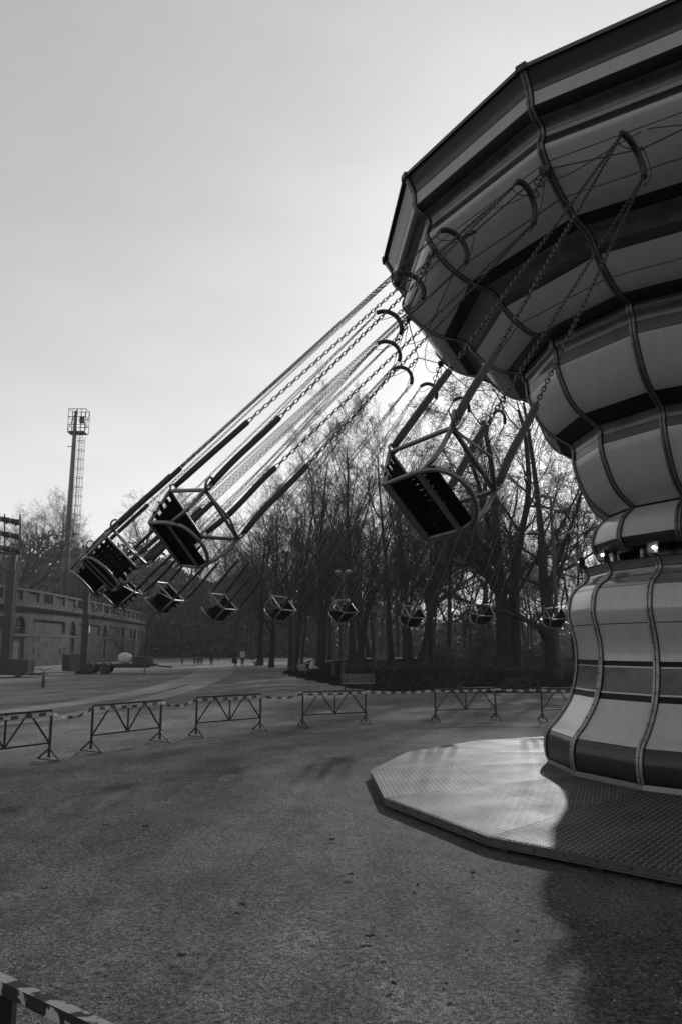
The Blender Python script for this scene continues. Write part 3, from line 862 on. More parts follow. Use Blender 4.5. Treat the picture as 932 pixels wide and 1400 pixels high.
for i, (a, b) in enumerate(bar_pts):
    if b is None:
        d = Vector((.53, .85, 0)) if i == 0 else Vector((.985, .17, 0))
        if i == 0: a = a - d * 2.2
        ang_ = math.atan2(d.y, d.x)
    else:
        d = (b - a).normalized(); mid_ = (a + b) / 2; a = mid_ - d * 1.1; ang_ = math.atan2(d.y, d.x)
    a.z = 0
    if bar0 is None:
        bar0 = empty('crowd_barrier', a, ang_, BL[0], 'barrier', 'crowd barriers around the carousel')
        fm.build('frame', 'barrier', bar0)
        for p in ps: p.build('post', 'barrier', bar0)
        for p in br: p.build('brace', 'barrier', bar0)
        for p in ft: p.build('foot', 'barrier', bar0)
    else:
        o = dup(bar0, BL[i]); o.location = a; o.rotation_euler = (0, 0, ang_)
    BEND.append((a.copy(), a + d * 2.2))
def tape(p, q, sag, label, n=16, twist=0.25, along=False):
    mb = MB(); P = []
    for i in range(n + 1):
        t = i / n; c = p.lerp(q, t); c.z -= sag * 4 * t * (1 - t); c.z += .012 * math.sin(i * 2.3)
        tw = twist * math.sin(t * PI * 2.6 + p.x); P.append((c, tw))
    d = (q - p); d.z = 0; d.normalize(); nn = Vector((-d.y, d.x, 0))
    vs = []
    for c, tw in P:
        up = Vector((0, 0, math.cos(tw))) + nn * math.sin(tw)
        vs += [c - up * .035, c + up * .035]
    for i in range(n):
        mb.cur = i % 2
        mb.add([vs[2 * i], vs[2 * i + 2], vs[2 * i + 3], vs[2 * i + 1]], [(0, 1, 2, 3)])
    me = mb.mesh('barrier_tape', ['tape_white', 'tape_dark'])
    o = link('barrier_tape', me)
    so = o.modifiers.new('thickness', 'SOLIDIFY'); so.thickness = .002
    return tag(o, label, 'barrier tape', 'striped tape strung along the barriers')
TL = ['striped tape sagging between the first and second barriers at the left', 'striped tape sagging between the second and third barriers from the left',
      'striped tape sagging toward the barrier in front of the bench', 'long striped tape stretched in front of the leaf strewn mound',
      'striped tape running from the mound barrier behind the pedestal']
for i in range(5):
    a, b = BEND[i][1].copy(), BEND[i + 1][0].copy(); a.z = b.z = 1.0
    tape(a, b, [.16, .13, .1, .05, .03][i], TL[i], n=max(8, int((b - a).length / .17)), twist=.5 if i < 3 else .2)
TA = ['striped tape tied along the cut off barrier at the left edge', 'striped tape tied along the second barrier from the left', 'striped tape tied along the third barrier from the left',
      'striped tape tied along the barrier in front of the bench', 'striped tape tied along the barrier in front of the mound', 'striped tape tied along the barrier half hidden by the pedestal']
for i in range(6):
    a, b = BEND[i][0].copy(), BEND[i][1].copy(); d = (b - a).normalized(); off = Vector((d.y, -d.x, 0)) * .03
    a.z = b.z = .985; tape(a + off, b + off, .02, TA[i], n=13, twist=.12)

# ------------------------------------------------------------------ worn fence in the near left corner
fence = empty('worn_railing', (-1.075, 2.53, 0), 0, 'worn flaking painted railing in the bottom left corner close to the camera', 'railing')
def worn_material():
    m = mat('flaking_paint_rail', .02, .6)
    n, l = m.node_tree.nodes, m.node_tree.links; b = n['Principled BSDF']
    tc = n.new('ShaderNodeTexCoord'); nt = n.new('ShaderNodeTexNoise'); nt.inputs['Scale'].default_value = 12; nt.inputs['Detail'].default_value = 5
    mp = n.new('ShaderNodeMapping'); mp.inputs['Scale'].default_value = (.8, 1.2, 1)
    l.new(tc.outputs['Object'], mp.inputs[0]); l.new(mp.outputs[0], nt.inputs['Vector'])
    r = n.new('ShaderNodeMapRange'); r.inputs[1].default_value = .54; r.inputs[2].default_value = .57; r.inputs[3].default_value = .008; r.inputs[4].default_value = .40
    ge = n.new('ShaderNodeNewGeometry'); sx = n.new('ShaderNodeSeparateXYZ'); l.new(ge.outputs['Normal'], sx.inputs[0])
    ma = n.new('ShaderNodeMath'); ma.operation = 'MULTIPLY_ADD'; ma.inputs[1].default_value = .10; l.new(sx.outputs[2], ma.inputs[0]); l.new(nt.outputs[0], ma.inputs[2])   # pale paint covers more of the top face
    l.new(ma.outputs[0], r.inputs[0]); l.new(r.outputs[0], b.inputs['Base Color'])
    return m
M['worn'] = worn_material()
d = Vector((.40, -.30, 0)).normalized()
mb = MB(); mb.beam(d * -1.6 + Vector((0, 0, 1.4)), d * 1.5 + Vector((0, 0, 1.42)), .036, .036); mb.build('top_rail', 'worn', fence)
mb = MB(); mb.beam(d * -1.6 + Vector((0, 0, 1.12)), d * 1.5 + Vector((0, 0, 1.12)), .03, .10); mb.build('lower_rail', 'cloth_pale', fence)
for t in (-1.3, .12, 1.4):
    mb = MB(); mb.box(d * t + Vector((0, 0, .70)), (.04, .04, 1.39)); mb.build('post', 'dark_strip', fence)
    mb = MB(); mb.box(d * t + Vector((0, 0, .01)), (.16, .16, .02)); mb.build('foot_plate', 'dark_strip', fence)

# ------------------------------------------------------------------ trees
def grow_tree(seed, H, r0, levels, cfg, trunks=None):
    """branches as (points, radii, level); cfg per level: count, length ratio, angle, t0, wiggle, up pull, segments"""
    rg = random.Random(seed); out = []
    def rnd_perp(d):
        a = Vector((rg.gauss(0, 1), rg.gauss(0, 1), rg.gauss(0, 1))); a -= d * a.dot(d); return a.normalized()
    def grow(p, d, L, r, lv, tip=.25):
        c = cfg[lv]; ns = c['seg']; pts, rs = [p.copy()], [r]; step = L / ns; dd = d.copy(); dirs = [d.copy()]
        for i in range(ns):
            dd = (dd + Vector((rg.gauss(0, 1), rg.gauss(0, 1), rg.gauss(0, 1))) * c['wig'] + Vector((0, 0, c['up']))).normalized()
            p = p + dd * step
            if p.z < 1.2 and lv > 0: p.z = 1.2
            pts.append(p.copy()); rs.append(r * (1 - (1 - tip) * (i + 1) / ns)); dirs.append(dd.copy())
        out.append((pts, rs, lv))
        spawn(pts, rs, dirs, L, lv)
    def spawn(pts, rs, dirs, L, lv):
        if lv + 1 >= levels: return
        c = cfg[lv + 1]; ns = len(pts) - 1
        n = c['n']; n = int(n) + (1 if rg.random() < n - int(n) else 0)
        for k in range(n):
            t = c['t0'] + (1 - c['t0']) * ((k + rg.random()) / n); t = min(t, .999)
            x = t * ns; i = int(x); fr_ = x - i
            p = pts[i].lerp(pts[i + 1], fr_); r = rs[i] * (1 - fr_) + rs[i + 1] * fr_
            d = dirs[i]; a = R(rg.gauss(c['ang'], c.get('asd', 10)))
            nd = (d * math.cos(a) + rnd_perp(d) * math.sin(a)).normalized()
            ln = L * c['len'] * rg.uniform(.7, 1.25) * (1.15 - .5 * t * c.get('tap', 1))
            grow(p, nd, ln, r * c['rr'] * rg.uniform(.8, 1.1), lv + 1)
    if trunks is None: grow(Vector((0, 0, -.15)), Vector((rg.gauss(0, .04), rg.gauss(0, .04), 1)).normalized(), H, r0, 0, cfg[0].get('tip', .12))
    else:
        for pts, ra, rb in trunks:
            P = [Vector(q) for q in catmull(pts, 4)]; n = len(P)
            rs = [ra + (rb - ra) * i / (n - 1) for i in range(n)]
            ds = [(P[min(i + 1, n - 1)] - P[max(i - 1, 0)]).normalized() for i in range(n)]
            out.append((P, rs, 0)); spawn(P, rs, ds, sum((P[i + 1] - P[i]).length for i in range(n - 1)), 0)
    return out
def branch_mesh(name, brs, mkey, flare=False):
    groups = {}
    for pts, rs, lv in brs: groups.setdefault((len(pts), (9, 6, 4, 3, 3, 3)[lv]), []).append((pts, rs))
    Vs, Fs, off = [], [], 0
    for (k, n), L in groups.items():
        P = np.array([[tuple(p) for p in b[0]] for b in L]); Rr = np.array([b[1] for b in L])
        T = np.empty_like(P); T[:, 1:-1] = P[:, 2:] - P[:, :-2]; T[:, 0] = P[:, 1] - P[:, 0]; T[:, -1] = P[:, -1] - P[:, -2]
        T /= np.linalg.norm(T, axis=-1, keepdims=True) + 1e-9
        ref = np.where(np.abs(T[:, :1, 2:3]) < .8, np.array([0, 0, 1.0]), np.array([1.0, 0, 0]))
        ref = np.broadcast_to(ref, P.shape)
        N = ref - T * (ref * T).sum(-1, keepdims=True); N /= np.linalg.norm(N, axis=-1, keepdims=True) + 1e-9
        B = np.cross(T, N)
        a = 2 * np.pi * np.arange(n) / n
        ring = P[:, :, None] + (N[:, :, None] * np.cos(a)[:, None] + B[:, :, None] * np.sin(a)[:, None]) * Rr[:, :, None, None]
        nb = len(L); V = ring.reshape(-1, 3)
        i = np.arange(nb)[:, None, None] * k * n + np.arange(k - 1)[None, :, None] * n
        j = np.arange(n)[None, None, :]; j2 = (np.arange(n) + 1)[None, None, :] % n
        F = np.stack(np.broadcast_arrays(i + j, i + j2, i + n + j2, i + n + j), -1).reshape(-1, 4) + off
        Vs.append(V); Fs.append(F); off += len(V)
    return np_mesh(name, np.concatenate(Vs), np.concatenate(Fs), mkey)
def flare_trunk(br, h=1.3, k=.35):
    pts, rs, lv = br
    return (pts, [r * (1 + k * max(0, 1 - (p.z - pts[0].z) / h) ** 2) for p, r in zip(pts, rs)], lv)
def C(n, ln, ang, t0, wig, up, seg, rr, **k): return dict(n=n, len=ln, ang=ang, t0=t0, wig=wig, up=up, seg=seg, rr=rr, **k)
CFG_UP = [C(1, 1, 0, 0, .035, .02, 12, 1, tip=.12), C(13, .50, 38, .16, .09, .10, 8, .55, tap=1.1), C(8, .46, 36, .15, .11, .07, 6, .55), C(8, .45, 36, .12, .14, .04, 4, .55), C(8, .5, 34, .1, .16, .03, 3, .62)]
CFG_SPR = [C(1, 1, 0, 0, .05, .02, 10, 1, tip=.25), C(11, .62, 58, .28, .12, .055, 9, .55, tap=.8), C(9, .48, 46, .15, .16, .03, 6, .5), C(8, .45, 44, .1, .2, .01, 4, .55), C(6, .5, 40, .1, .22, 0, 3, .65)]
CFG_SLIM = [C(1, 1, 0, 0, .03, .02, 12, 1, tip=.15), C(15, .30, 48, .35, .10, .08, 6, .42, tap=.7), C(7, .48, 42, .15, .14, .05, 5, .55), C(7, .48, 40, .1, .18, .02, 4, .6), C(5, .5, 38, .1, .2, 0, 3, .7)]
def min_r(brs, m): return [(p, [max(r, m) for r in rs], lv) for p, rs, lv in brs]
def tree_meshes(seed, H, r0, cfg, trunks=None, mr=.009):
    br = grow_tree(seed, H, r0, 5, cfg, trunks)
    br = min_r(br, mr)
    tk = [flare_trunk(b) for b in br if b[2] == 0]; cr = [b for b in br if b[2] > 0]
    return branch_mesh('trunk', tk, 'bark'), branch_mesh('crown', cr, 'twig')
KIND = {'up1': tree_meshes(11, 26, .42, CFG_UP), 'up2': tree_meshes(23, 24, .36, CFG_UP),
        'spr1': tree_meshes(5, 19, .48, CFG_SPR), 'spr2': tree_meshes(17, 17, .40, CFG_SPR),
        'slim1': tree_meshes(31, 25, .30, CFG_SLIM), 'slim2': tree_meshes(37, 22, .26, CFG_SLIM)}
print('tris', {k: [2 * len(m.polygons) for m in v] for k, v in KIND.items()})
def tree(kind, x, y, sc, rz, label, group=None, z=None, lean=(0, 0)):
    z = max(0, mound_z(x, y)) if z is None and -8 < x < 90 and 38 < y < 170 else (z or max(0, hill_z(x, y) - .3))
    t = empty('bare_tree', (x, y, z), 0, label, 'tree', group)
    t.rotation_euler = (lean[0], lean[1], rz); t.scale = (sc, sc, sc)
    a, b = KIND[kind]; link('trunk', a, t); link('crown', b, t)
    return t
# the two big trees right of centre, drawn limb by limb
def atp(px, py, Yd): return unproj(px, py, Y=Yd)
base = Vector((12.6, 56, 0)); base.z = mound_z(12.6, 56)
def rel(px, py, dy=0.0):
    return tuple(atp(px, py, 56 + dy) - base)
T1 = [([rel(688, 914), rel(688, 880), rel(686, 840), rel(683, 800), rel(680, 760), rel(676, 700, 1), rel(672, 640, 2), rel(660, 575, 2)], .64, .14),
      ([rel(704, 914, 1.2), rel(704, 870, 1.2), rel(703, 820, 1.1), rel(704, 780, 2), rel(712, 730, 2), rel(722, 670, 2), rel(718, 600, 3), rel(708, 560, 3)], .46, .12),
      ([rel(686, 800), rel(672, 790, -1), rel(655, 772, -2), rel(635, 752, -3), rel(610, 735, -4), rel(585, 722, -5)], .30, .06),
      ([rel(702, 790, 1), rel(718, 775, 2), rel(738, 765, 3), rel(762, 745, 4), rel(785, 735, 5)], .26, .05),
      ([rel(678, 740), rel(662, 700, -2), rel(650, 650, -3), rel(628, 600, -4), rel(612, 560, -4)], .24, .05)]
CFG_T1 = [C(1, 1, 0, 0, .05, .02, 10, 1), C(13, .34, 52, .22, .13, .05, 8, .45, tap=.5), C(8, .5, 44, .15, .17, .03, 6, .5), C(7, .46, 42, .1, .2, .01, 4, .55), C(5, .5, 40, .1, .22, 0, 3, .65)]
a, b = tree_meshes(71, 20, .7, CFG_T1, T1)
t = empty('bare_tree', base, 0, 'thick double trunked bare tree with limbs spreading wide, nearest the carousel', 'tree'); link('trunk', a, t); link('crown', b, t)
base = Vector((15.2, 53, 0)); base.z = mound_z(15.2, 53)
def rel(px, py, dy=0.0): return tuple(atp(px, py, 53 + dy) - base)
T2 = [([rel(752, 930), rel(752, 890), rel(749, 850), rel(744, 810), rel(741, 770), rel(738, 720, 1), rel(732, 660, 1), rel(722, 590, 2), rel(715, 550, 2)], .50, .08),
      ([rel(746, 872), rel(736, 858, -1), rel(718, 848, -2), rel(690, 838, -3), rel(655, 829, -4), rel(615, 812, -5), rel(580, 795, -6)], .24, .04),
      ([rel(744, 812), rel(757, 780, 1), rel(772, 740, 1), rel(790, 690, 2), rel(800, 640, 2)], .24, .05)]
a, b = tree_meshes(83, 20, .5, CFG_T1, T2)
t = empty('bare_tree', base, 0, 'bare tree beside the striped post, one low limb reaching far to the left', 'tree'); link('trunk', a, t); link('crown', b, t)

def tree_top(kind, px, Yd, ytop, rz, label, lean=(0, 0)):
    x = (px - 466) / CAM_F * Yd * .99
    z0 = max(0, mound_z(x, Yd)); zt = 2.4 + (884.8 - ytop) / CAM_F * Yd * .99
    return tree(kind, x, Yd, (zt - z0) / TOP[kind], rz, label, None, lean=lean)
TOP = {}
for k in KIND:
    zz_ = np.empty(len(KIND[k][1].vertices) * 3, dtype=np.float32); KIND[k][1].vertices.foreach_get('co', zz_); TOP[k] = float(np.percentile(zz_[2::3], 97.5))
tree_top('up1', 482, 70, 528, .4, 'tall bare tree with upswept fan of branches behind the twin globe lamp post')
tree_top('up2', 436, 76, 538, 2.0, 'tall bare tree just left of the upswept fan tree')
tree_top('up2', 534, 64, 532, 4.1, 'bare leaning tree with forked trunk behind the empty bench', (0, R(-6)))
tree_top('up1', 560, 74, 545, 5.2, 'bare tree with dark straight trunk between bench and mound bushes', (0, R(-4)))
tree_top('up2', 404, 84, 585, 1.2, 'bare tree at the left flank of the central group')
tree_top('up1', 612, 80, 605, 2.7, 'tall bare tree behind the mound bushes')
tree_top('spr2', 586, 56, 690, 1.0, 'small bare tree on the mound in front of the low bushes')
tree_top('up1', 372, 92, 640, 3.3, 'bushy bare tree left of the central group, above the distant swings')
tree_top('spr1', 356, 104, 700, .7, 'bare spreading tree beyond the strolling couple')
tree_top('spr2', 322, 118, 735, 2.2, 'bare spreading tree behind the walker on the curved tracks')
tree_top('up2', 655, 84, 600, 5.9, 'tall bare tree rising just left of the double trunked tree')
tree_top('slim1', 790, 76, 625, 2.9, 'slender tall bare tree seen beside the pedestal neck')
tree('slim2', -28.0, 150, .9, 1.1, 'slender hazy tree just right of the stone wall')
tree('spr1', -37.0, 148, .95, 4.0, 'hazy bare tree partly behind the end of the stone wall')
# trees behind the wall on the left
tree('spr1', -46.5, 106, .90, 2.6, 'spreading bare tree rising behind the stone wall, left of the tall floodlight mast')
tree('up2', -43.0, 121, .62, .9, 'fine twigged bare tree behind the wall, right of the tall floodlight mast')
tree('spr2', -53.0, 112, .85, 5.0, 'bare tree behind the wall at the left edge of the photo')
tree('spr2', -49.0, 150, 1.0, .3, 'low hazy tree behind the far stretch of stone wall')
# thin young tree on the mound
yt = empty('young_tree', (9.0, 53, mound_z(9.0, 53)), 0, 'thin young leafless tree standing alone on the mound', 'tree')
br = min_r(grow_tree(5, 6.2, .055, 3, [C(1, 1, 0, 0, .04, .02, 10, 1), C(9, .35, 40, .4, .1, .06, 5, .5), C(5, .5, 40, .2, .15, 0, 3, .6)]), .008)
link('trunk', branch_mesh('trunk', [b for b in br if b[2] == 0], 'bark'), yt); link('crown', branch_mesh('crown', [b for b in br if b[2] > 0], 'twig'), yt)
tr_rng = random.Random(99)
spots = []
def ok(x, y, dmin):
    return all((x - a) ** 2 + (y - b_) ** 2 > dmin * dmin for a, b_ in spots)
def scatter(n, x0, x1, y0, y1, kinds, s0, s1, label, group, dmin=4.0):
    c = 0; tries = 0
    while c < n and tries < 4000:
        tries += 1
        x, y = tr_rng.uniform(x0, x1), tr_rng.uniform(y0, y1)
        if x / y > .60 or x / y < -.55 or not ok(x, y, dmin): continue
        spots.append((x, y)); c += 1
        k = tr_rng.choice(kinds)
        t = tree(k, x, y, 24 / TOP[k] * tr_rng.uniform(s0, s1), tr_rng.uniform(0, 6.28), label, group, lean=(R(tr_rng.gauss(0, 4)), R(tr_rng.gauss(0, 4))))
scatter(20, -6, 14, 84, 120, ['slim1', 'spr1', 'up1', 'up2', 'spr2'], .75, 1.0, 'bare tree in the dark grove behind the mound', 'trees in the grove behind the mound')
scatter(24, 14, 62, 78, 130, ['slim1', 'slim2'], .75, 1.0, 'bare straight tree in the wood behind the big double trunked tree', 'trees in the wood to the right')
scatter(22, -30, 8, 150, 200, ['slim1', 'slim2', 'spr1', 'up2'], .75, 1.05, 'hazy bare tree beyond the strolling people', 'hazy trees across the park')
scatter(54, -105, 110, 170, 245, ['slim1', 'slim2', 'spr1', 'up1'], .85, 1.15, 'faint tree in the far hazy row closing the park', 'far hazy trees', 4.5)
# undergrowth behind the trunks
def thicket(n, fx, fy, fz, hgt, seed, leaf=.09):
    rg = np.random.default_rng(seed)
    x, y = fx(rg, n), fy(rg, n)
    z = rg.random(n) ** 1.4 * hgt(x, y) + fz(x, y)
    c = np.stack([x, y, z], -1)
    u = rg.normal(size=(n, 3)); u /= np.linalg.norm(u, axis=1, keepdims=True)
    w = np.cross(u, rg.normal(size=(n, 3))); w /= np.linalg.norm(w, axis=1, keepdims=True)
    s = leaf * rg.uniform(.5, 1.4, (n, 1))
    V = np.stack([c - u * s - w * s * .5, c + u * s - w * s * .5, c + u * s + w * s * .5, c - u * s + w * s * .5], 1).reshape(-1, 3)
    return V, np.arange(4 * n).reshape(-1, 4)
V, F = thicket(70000, lambda r, n: r.uniform(-110, 130, n), lambda r, n: r.uniform(176, 240, n), lambda x, y: np.vectorize(hill_z)(x, y) * .95, lambda x, y: 9.0 + 2.5 * np.sin(x * .21) + 2 * np.sin(x * .083 + y * .1), 4, .55)
tag(link('far_undergrowth', np_mesh('far_undergrowth', V, F, 'bush', False)), 'hazy undergrowth at the far side of the park', 'undergrowth', None, 'stuff')
mzv = np.vectorize(lambda x, y: max(0, mound_z(x, y)))
V, F = thicket(16000, lambda r, n: r.uniform(0, 45, n), lambda r, n: r.uniform(43, 84, n), lambda x, y: mzv(x, y) + .01, lambda x, y: .08 + 0 * x, 6, .035)
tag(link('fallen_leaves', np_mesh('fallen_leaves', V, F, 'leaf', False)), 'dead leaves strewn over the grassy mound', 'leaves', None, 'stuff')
def bush(x, y, rx, h, seed, label, n=2600):
    t = empty('bush', (x, y, max(0, mound_z(x, y))), 0, label, 'bush')
    rg = np.random.default_rng(seed)
    a = rg.uniform(0, 2 * np.pi, n); r = rg.random(n) ** .5; zz = rg.random(n)
    lump = 1 + .25 * np.sin(3 * a + seed) + .15 * np.sin(7 * a)
    wz = np.sqrt(np.clip(1 - (zz * 1.05 - .25) ** 2, .03, 1))
    c = np.stack([rx * r * lump * wz * np.cos(a), rx * r * lump * wz * np.sin(a), h * zz * (1 + .15 * np.sin(5 * a))], -1)
    u = rg.normal(size=(n, 3)); u /= np.linalg.norm(u, axis=1, keepdims=True)
    w = np.cross(u, rg.normal(size=(n, 3))); w /= np.linalg.norm(w, axis=1, keepdims=True)
    s = .085 * rg.uniform(.5, 1.4, (n, 1))
    V = np.stack([c - u * s - w * s * .5, c + u * s - w * s * .5, c + u * s + w * s * .5, c - u * s + w * s * .5], 1).reshape(-1, 3)
    link('foliage', np_mesh('foliage', V, np.arange(4 * n).reshape(-1, 4), 'bush', False), t)
    br = min_r(grow_tree(seed, h * .5, .03, 3, [C(1, 1, 0, 0, .1, 0, 4, 1), C(12, 1.2, 40, .0, .1, .05, 4, .6), C(4, .5, 40, .2, .15, 0, 3, .6)]), .006)
    link('stem', branch_mesh('stem', br, 'twig'), t)
bush(12.2, 66, 1.35, 2.9, 3, 'dark rounded bush left of the thick double trunked tree')
bush(9.4, 71, 2.0, 1.6, 8, 'low wide dark bush on the mound left of the rounded bush')
bush(17.9, 70, 1.8, 1.5, 12, 'low bush behind the tree with the low limb')
bush(14.9, 62.5, .9, 1.4, 14, 'small shaggy bush at the right foot of the double trunk', 1500)

# ------------------------------------------------------------------ stone arena wall
wall_px = [(-150, 66), (-70, 78), (0, 88), (60, 99), (115, 115), (160, 134), (190, 155), (208, 172), (215, 190), (211, 212), (190, 236)]
WP = []
for px, Yd in wall_px: WP.append(((px - 466) / CAM_F * Yd / math.cos(R(CAM_PITCH)) * 1.0, Yd))
WD = catmull(WP, 12)
WS = [0]
for a, b in zip(WD, WD[1:]): WS.append(WS[-1] + math.hypot(b[0] - a[0], b[1] - a[1]))
def wpt(s, off, z):
    s = min(max(s, 0), WS[-1] - 1e-3)
    i = next(k for k in range(len(WS) - 1) if WS[k + 1] >= s); t = (s - WS[i]) / (WS[i + 1] - WS[i])
    a, b = WD[i], WD[i + 1]; tx, ty = b[0] - a[0], b[1] - a[1]; L_ = math.hypot(tx, ty)
    return Vector((a[0] + tx * t + ty / L_ * off, a[1] + ty * t - tx / L_ * off, z))
def s_at(px):
    """arc length where the wall is seen at a given column"""
    best = min(range(len(WD)), key=lambda i: abs(466 + CAM_F * math.cos(R(CAM_PITCH)) * WD[i][0] / WD[i][1] - px) + (1e3 if WD[i][1] > 189 else 0))
    return WS[best]
def wbox(mb, s0, s1, o0, o1, z0, z1):
    n = max(1, int((s1 - s0) / 3)); vs = []
    for k in range(n + 1):
        s = s0 + (s1 - s0) * k / n
        vs += [wpt(s, o0, z0), wpt(s, o1, z0), wpt(s, o1, z1), wpt(s, o0, z1)]
    fs = []
    for k in range(n):
        for j in range(4): fs.append((k * 4 + j, k * 4 + (j + 1) % 4, k * 4 + 4 + (j + 1) % 4, k * 4 + 4 + j))
    fs += [(3, 2, 1, 0), (n * 4, n * 4 + 1, n * 4 + 2, n * 4 + 3)]
    mb.add(vs, fs)
wall = empty('arena_wall', (0, 0, 0), 0, 'long curved stone arena wall with arched windows and a balustrade on top', 'stone wall')
WL = WS[-1]
mb = MB(); wbox(mb, 0, WL, -1.2, 0, 0, 7.6); mb.build('wall_core', 'stone_dark', wall)
mb = MB(); wbox(mb, 0, WL, -.1, .55, 0, .75); mb.build('plinth', 'stone', wall)
mb = MB(); wbox(mb, 0, WL, -.05, .42, 3.72, 3.98); mb.build('string_course', 'stone_pale', wall)
mb = MB(); wbox(mb, 0, WL, -.05, .62, 7.12, 7.30); wbox(mb, 0, WL, -.05, .82, 7.302, 7.52); mb.build('cornice', 'stone_pale', wall)
arches = [s_at(-60), s_at(36), s_at(107), s_at(149), s_at(175), s_at(190), s_at(200)]
mb_face = MB(); mb_up = MB()
prev = 0
def arch_plate(mb, sc, hw, z0, z1, r, sill):
    """stone face with a round headed hole"""
    n = 10
    arc_ = [(-r, sill)] + [(-r * math.cos(PI * k / n), sill + r * .55 + r * math.sin(PI * k / n)) for k in range(n + 1)] + [(r, sill)]
    outer = [(-hw, sill)] + [(-hw + 2 * hw * k / n, z1) for k in range(n + 1)] + [(hw, sill)]
    vs = [];
    for (x, z) in arc_: vs.append(wpt(sc + x, .35, z))
    for (x, z) in outer: vs.append(wpt(sc + x, .35, z))
    for (x, z) in arc_: vs.append(wpt(sc + x, .02, z))
    m = len(arc_)
    fs = [(k, k + 1, m + k + 1, m + k) for k in range(m - 1)] + [(k + 1, k, 2 * m + k, 2 * m + k + 1) for k in range(m - 1)]
    mb.add(vs, fs)
    if sill > z0 + .01: wbox(mb, sc - hw, sc + hw, -.02, .35, z0, sill)
for i, s in enumerate(arches + [WL]):
    hw = 2.4
    if s == WL:
        wbox(mb_up, prev, WL, -.02, .35, 3.98, 7.12); wbox(mb_face, prev, WL, -.02, .35, .75, 3.72); break
    lo, hi = prev, s - hw
    if hi > lo:
        # upper zone with a sunk panel, lower zone of ashlar
        a, b = lo + .9, hi - .9
        if b - a > 2:
            wbox(mb_up, lo, a, -.02, .35, 3.98, 7.12); wbox(mb_up, b, hi, -.02, .35, 3.98, 7.12)
            wbox(mb_up, a, b, -.02, .35, 3.98, 4.3); wbox(mb_up, a, b, -.02, .35, 5.9, 7.12)
            pm_ = MB(); wbox(pm_, a, b, -.02, .10, 4.3, 5.9); pm_.build('sunk_panel', 'stone', wall)
        else: wbox(mb_up, lo, hi, -.02, .35, 3.98, 7.12)
        # ashlar courses of big blocks with open joints
        zc = [.75, 1.5, 2.25, 3.0, 3.72]
        for ci in range(4):
            x = lo; k = 0
            while x < hi - .05:
                wd = min(rng.uniform(1.5, 2.4), hi - x)
                if hi - x - wd < .6: wd = hi - x
                q = MB(); wbox(q, x + .012, x + wd - .012, -.02, .35 + rng.uniform(-.02, .03), zc[ci] + .012, zc[ci + 1] - .012)
                if x > s_at(-70): q.build('stone_block', 'stone' if rng.random() < .7 else 'stone_pale', wall)
                x += wd
    arch_plate(mb_up, s, hw, 3.98, 7.12, 1.35, 4.05)
    g_ = MB(); wbox(g_, s - 1.4, s + 1.4, -.02, .06, 4.0, 6.4); wn_ = g_.build('arched_window', 'window_dark', wall)
    g_ = MB(); wbox(g_, s - .04, s + .04, .06, .10, 4.02, 5.6); wbox(g_, s - 1.33, s + 1.33, .06, .10, 4.72, 4.80); g_.build('window_bar', 'dark_door', wn_)
    # doorway or slit below
    dw = 1.35 if i in (1,) else .8
    wbox(mb_face, s - hw, s - dw, -.02, .35, .75, 3.72); wbox(mb_face, s + dw, s + hw, -.02, .35, .75, 3.72)
    g_ = MB(); wbox(g_, s - dw, s - .03, -.02, .10, .05, 3.6); wbox(g_, s + .03, s + dw, -.02, .10, .05, 3.6); wbox(g_, s - dw, s + dw, -.02, .2, 3.55, 3.72)
    g_.build('door', 'dark_door' if i != 1 else 'cloth_mid', wall)
    prev = s + hw
mb_up.build('upper_facing', 'stone', wall); mb_face.build('lower_facing', 'stone', wall)
mb = MB(); wbox(mb, 0, WL, -.75, .42, 7.52, 8.05); mb.build('parapet_base', 'stone', wall)
mb = MB(); wbox(mb, 0, WL, -.4, .36, 9.30, 9.58); mb.build('coping', 'stone_pale', wall)
s = s_at(-80); k = 0
while s < WL - 5:
    q = MB(); wbox(q, s, s + 1.3, -.3, .30, 8.05, 9.30); q.build('parapet_pier', 'stone', wall)
    if WD and wpt(s, 0, 0).y < 128 and k % 3 != 2:
        q = MB(); wbox(q, s + 1.3, s + 4.6, -.2, .14, 8.05, 9.30); q.build('parapet_panel', 'stone_dark', wall)
    else:
        for j in range(4):
            q = MB(); x = s + 1.3 + 3.3 * (j + .5) / 4; p = wpt(x, 0, 8.05)
            q.lathe([(.16, 0), (.10, .15), (.22, .5), (.10, 1.0), (.16, 1.25)], p, 6); q.build('baluster', 'stone_pale', wall)
    s += 4.6; k += 1
p = wpt(s_at(127), .37, 5.2)
mb = MB(); wbox(mb, s_at(127) - .55, s_at(127) + .55, .36, .42, 4.6, 5.7)
tag(mb.build('notice', 'sign_white'), 'small white notice fixed to the stone wall', 'notice')

# tall stadium light mast
MPY = 119.0
mb0 = unproj(88, 801, Y=MPY); mt0 = unproj(103.5, 594, Y=MPY)
mast = empty('stadium_mast', (mb0.x, MPY, 0), 0, 'tall tapering stadium light mast with caged platform behind the wall', 'light mast')
top = mt0.z; lean_x = 0
mb = MB(); mb.tube([(0, 0, 0), (.1, 0, top * .5), (.15, 0, top + .4), (.2, 0, top + 3.9)], [.62, .48, .33, .30], 12); mb.build('pole', 'galv', mast, True)
mb = MB(); mb.box((.60, .2, top + .3), (2.8, 1.8, .22)); mb.build('platform', 'steel_dark', mast)
mb = MB()
for z in (1.5, 2.8, 4.1):
    c = [(-.8, -.7, top + z), (2.0, -.7, top + z), (2.0, 1.1, top + z), (-.8, 1.1, top + z)]
    mb.tube(c, .06, 5, closed=True)
for x in np.linspace(-.8, 2.0, 5):
    for y in (-.7, 1.1): mb.tube([(x, y, top + .4), (x, y, top + 4.1)], .045, 5)
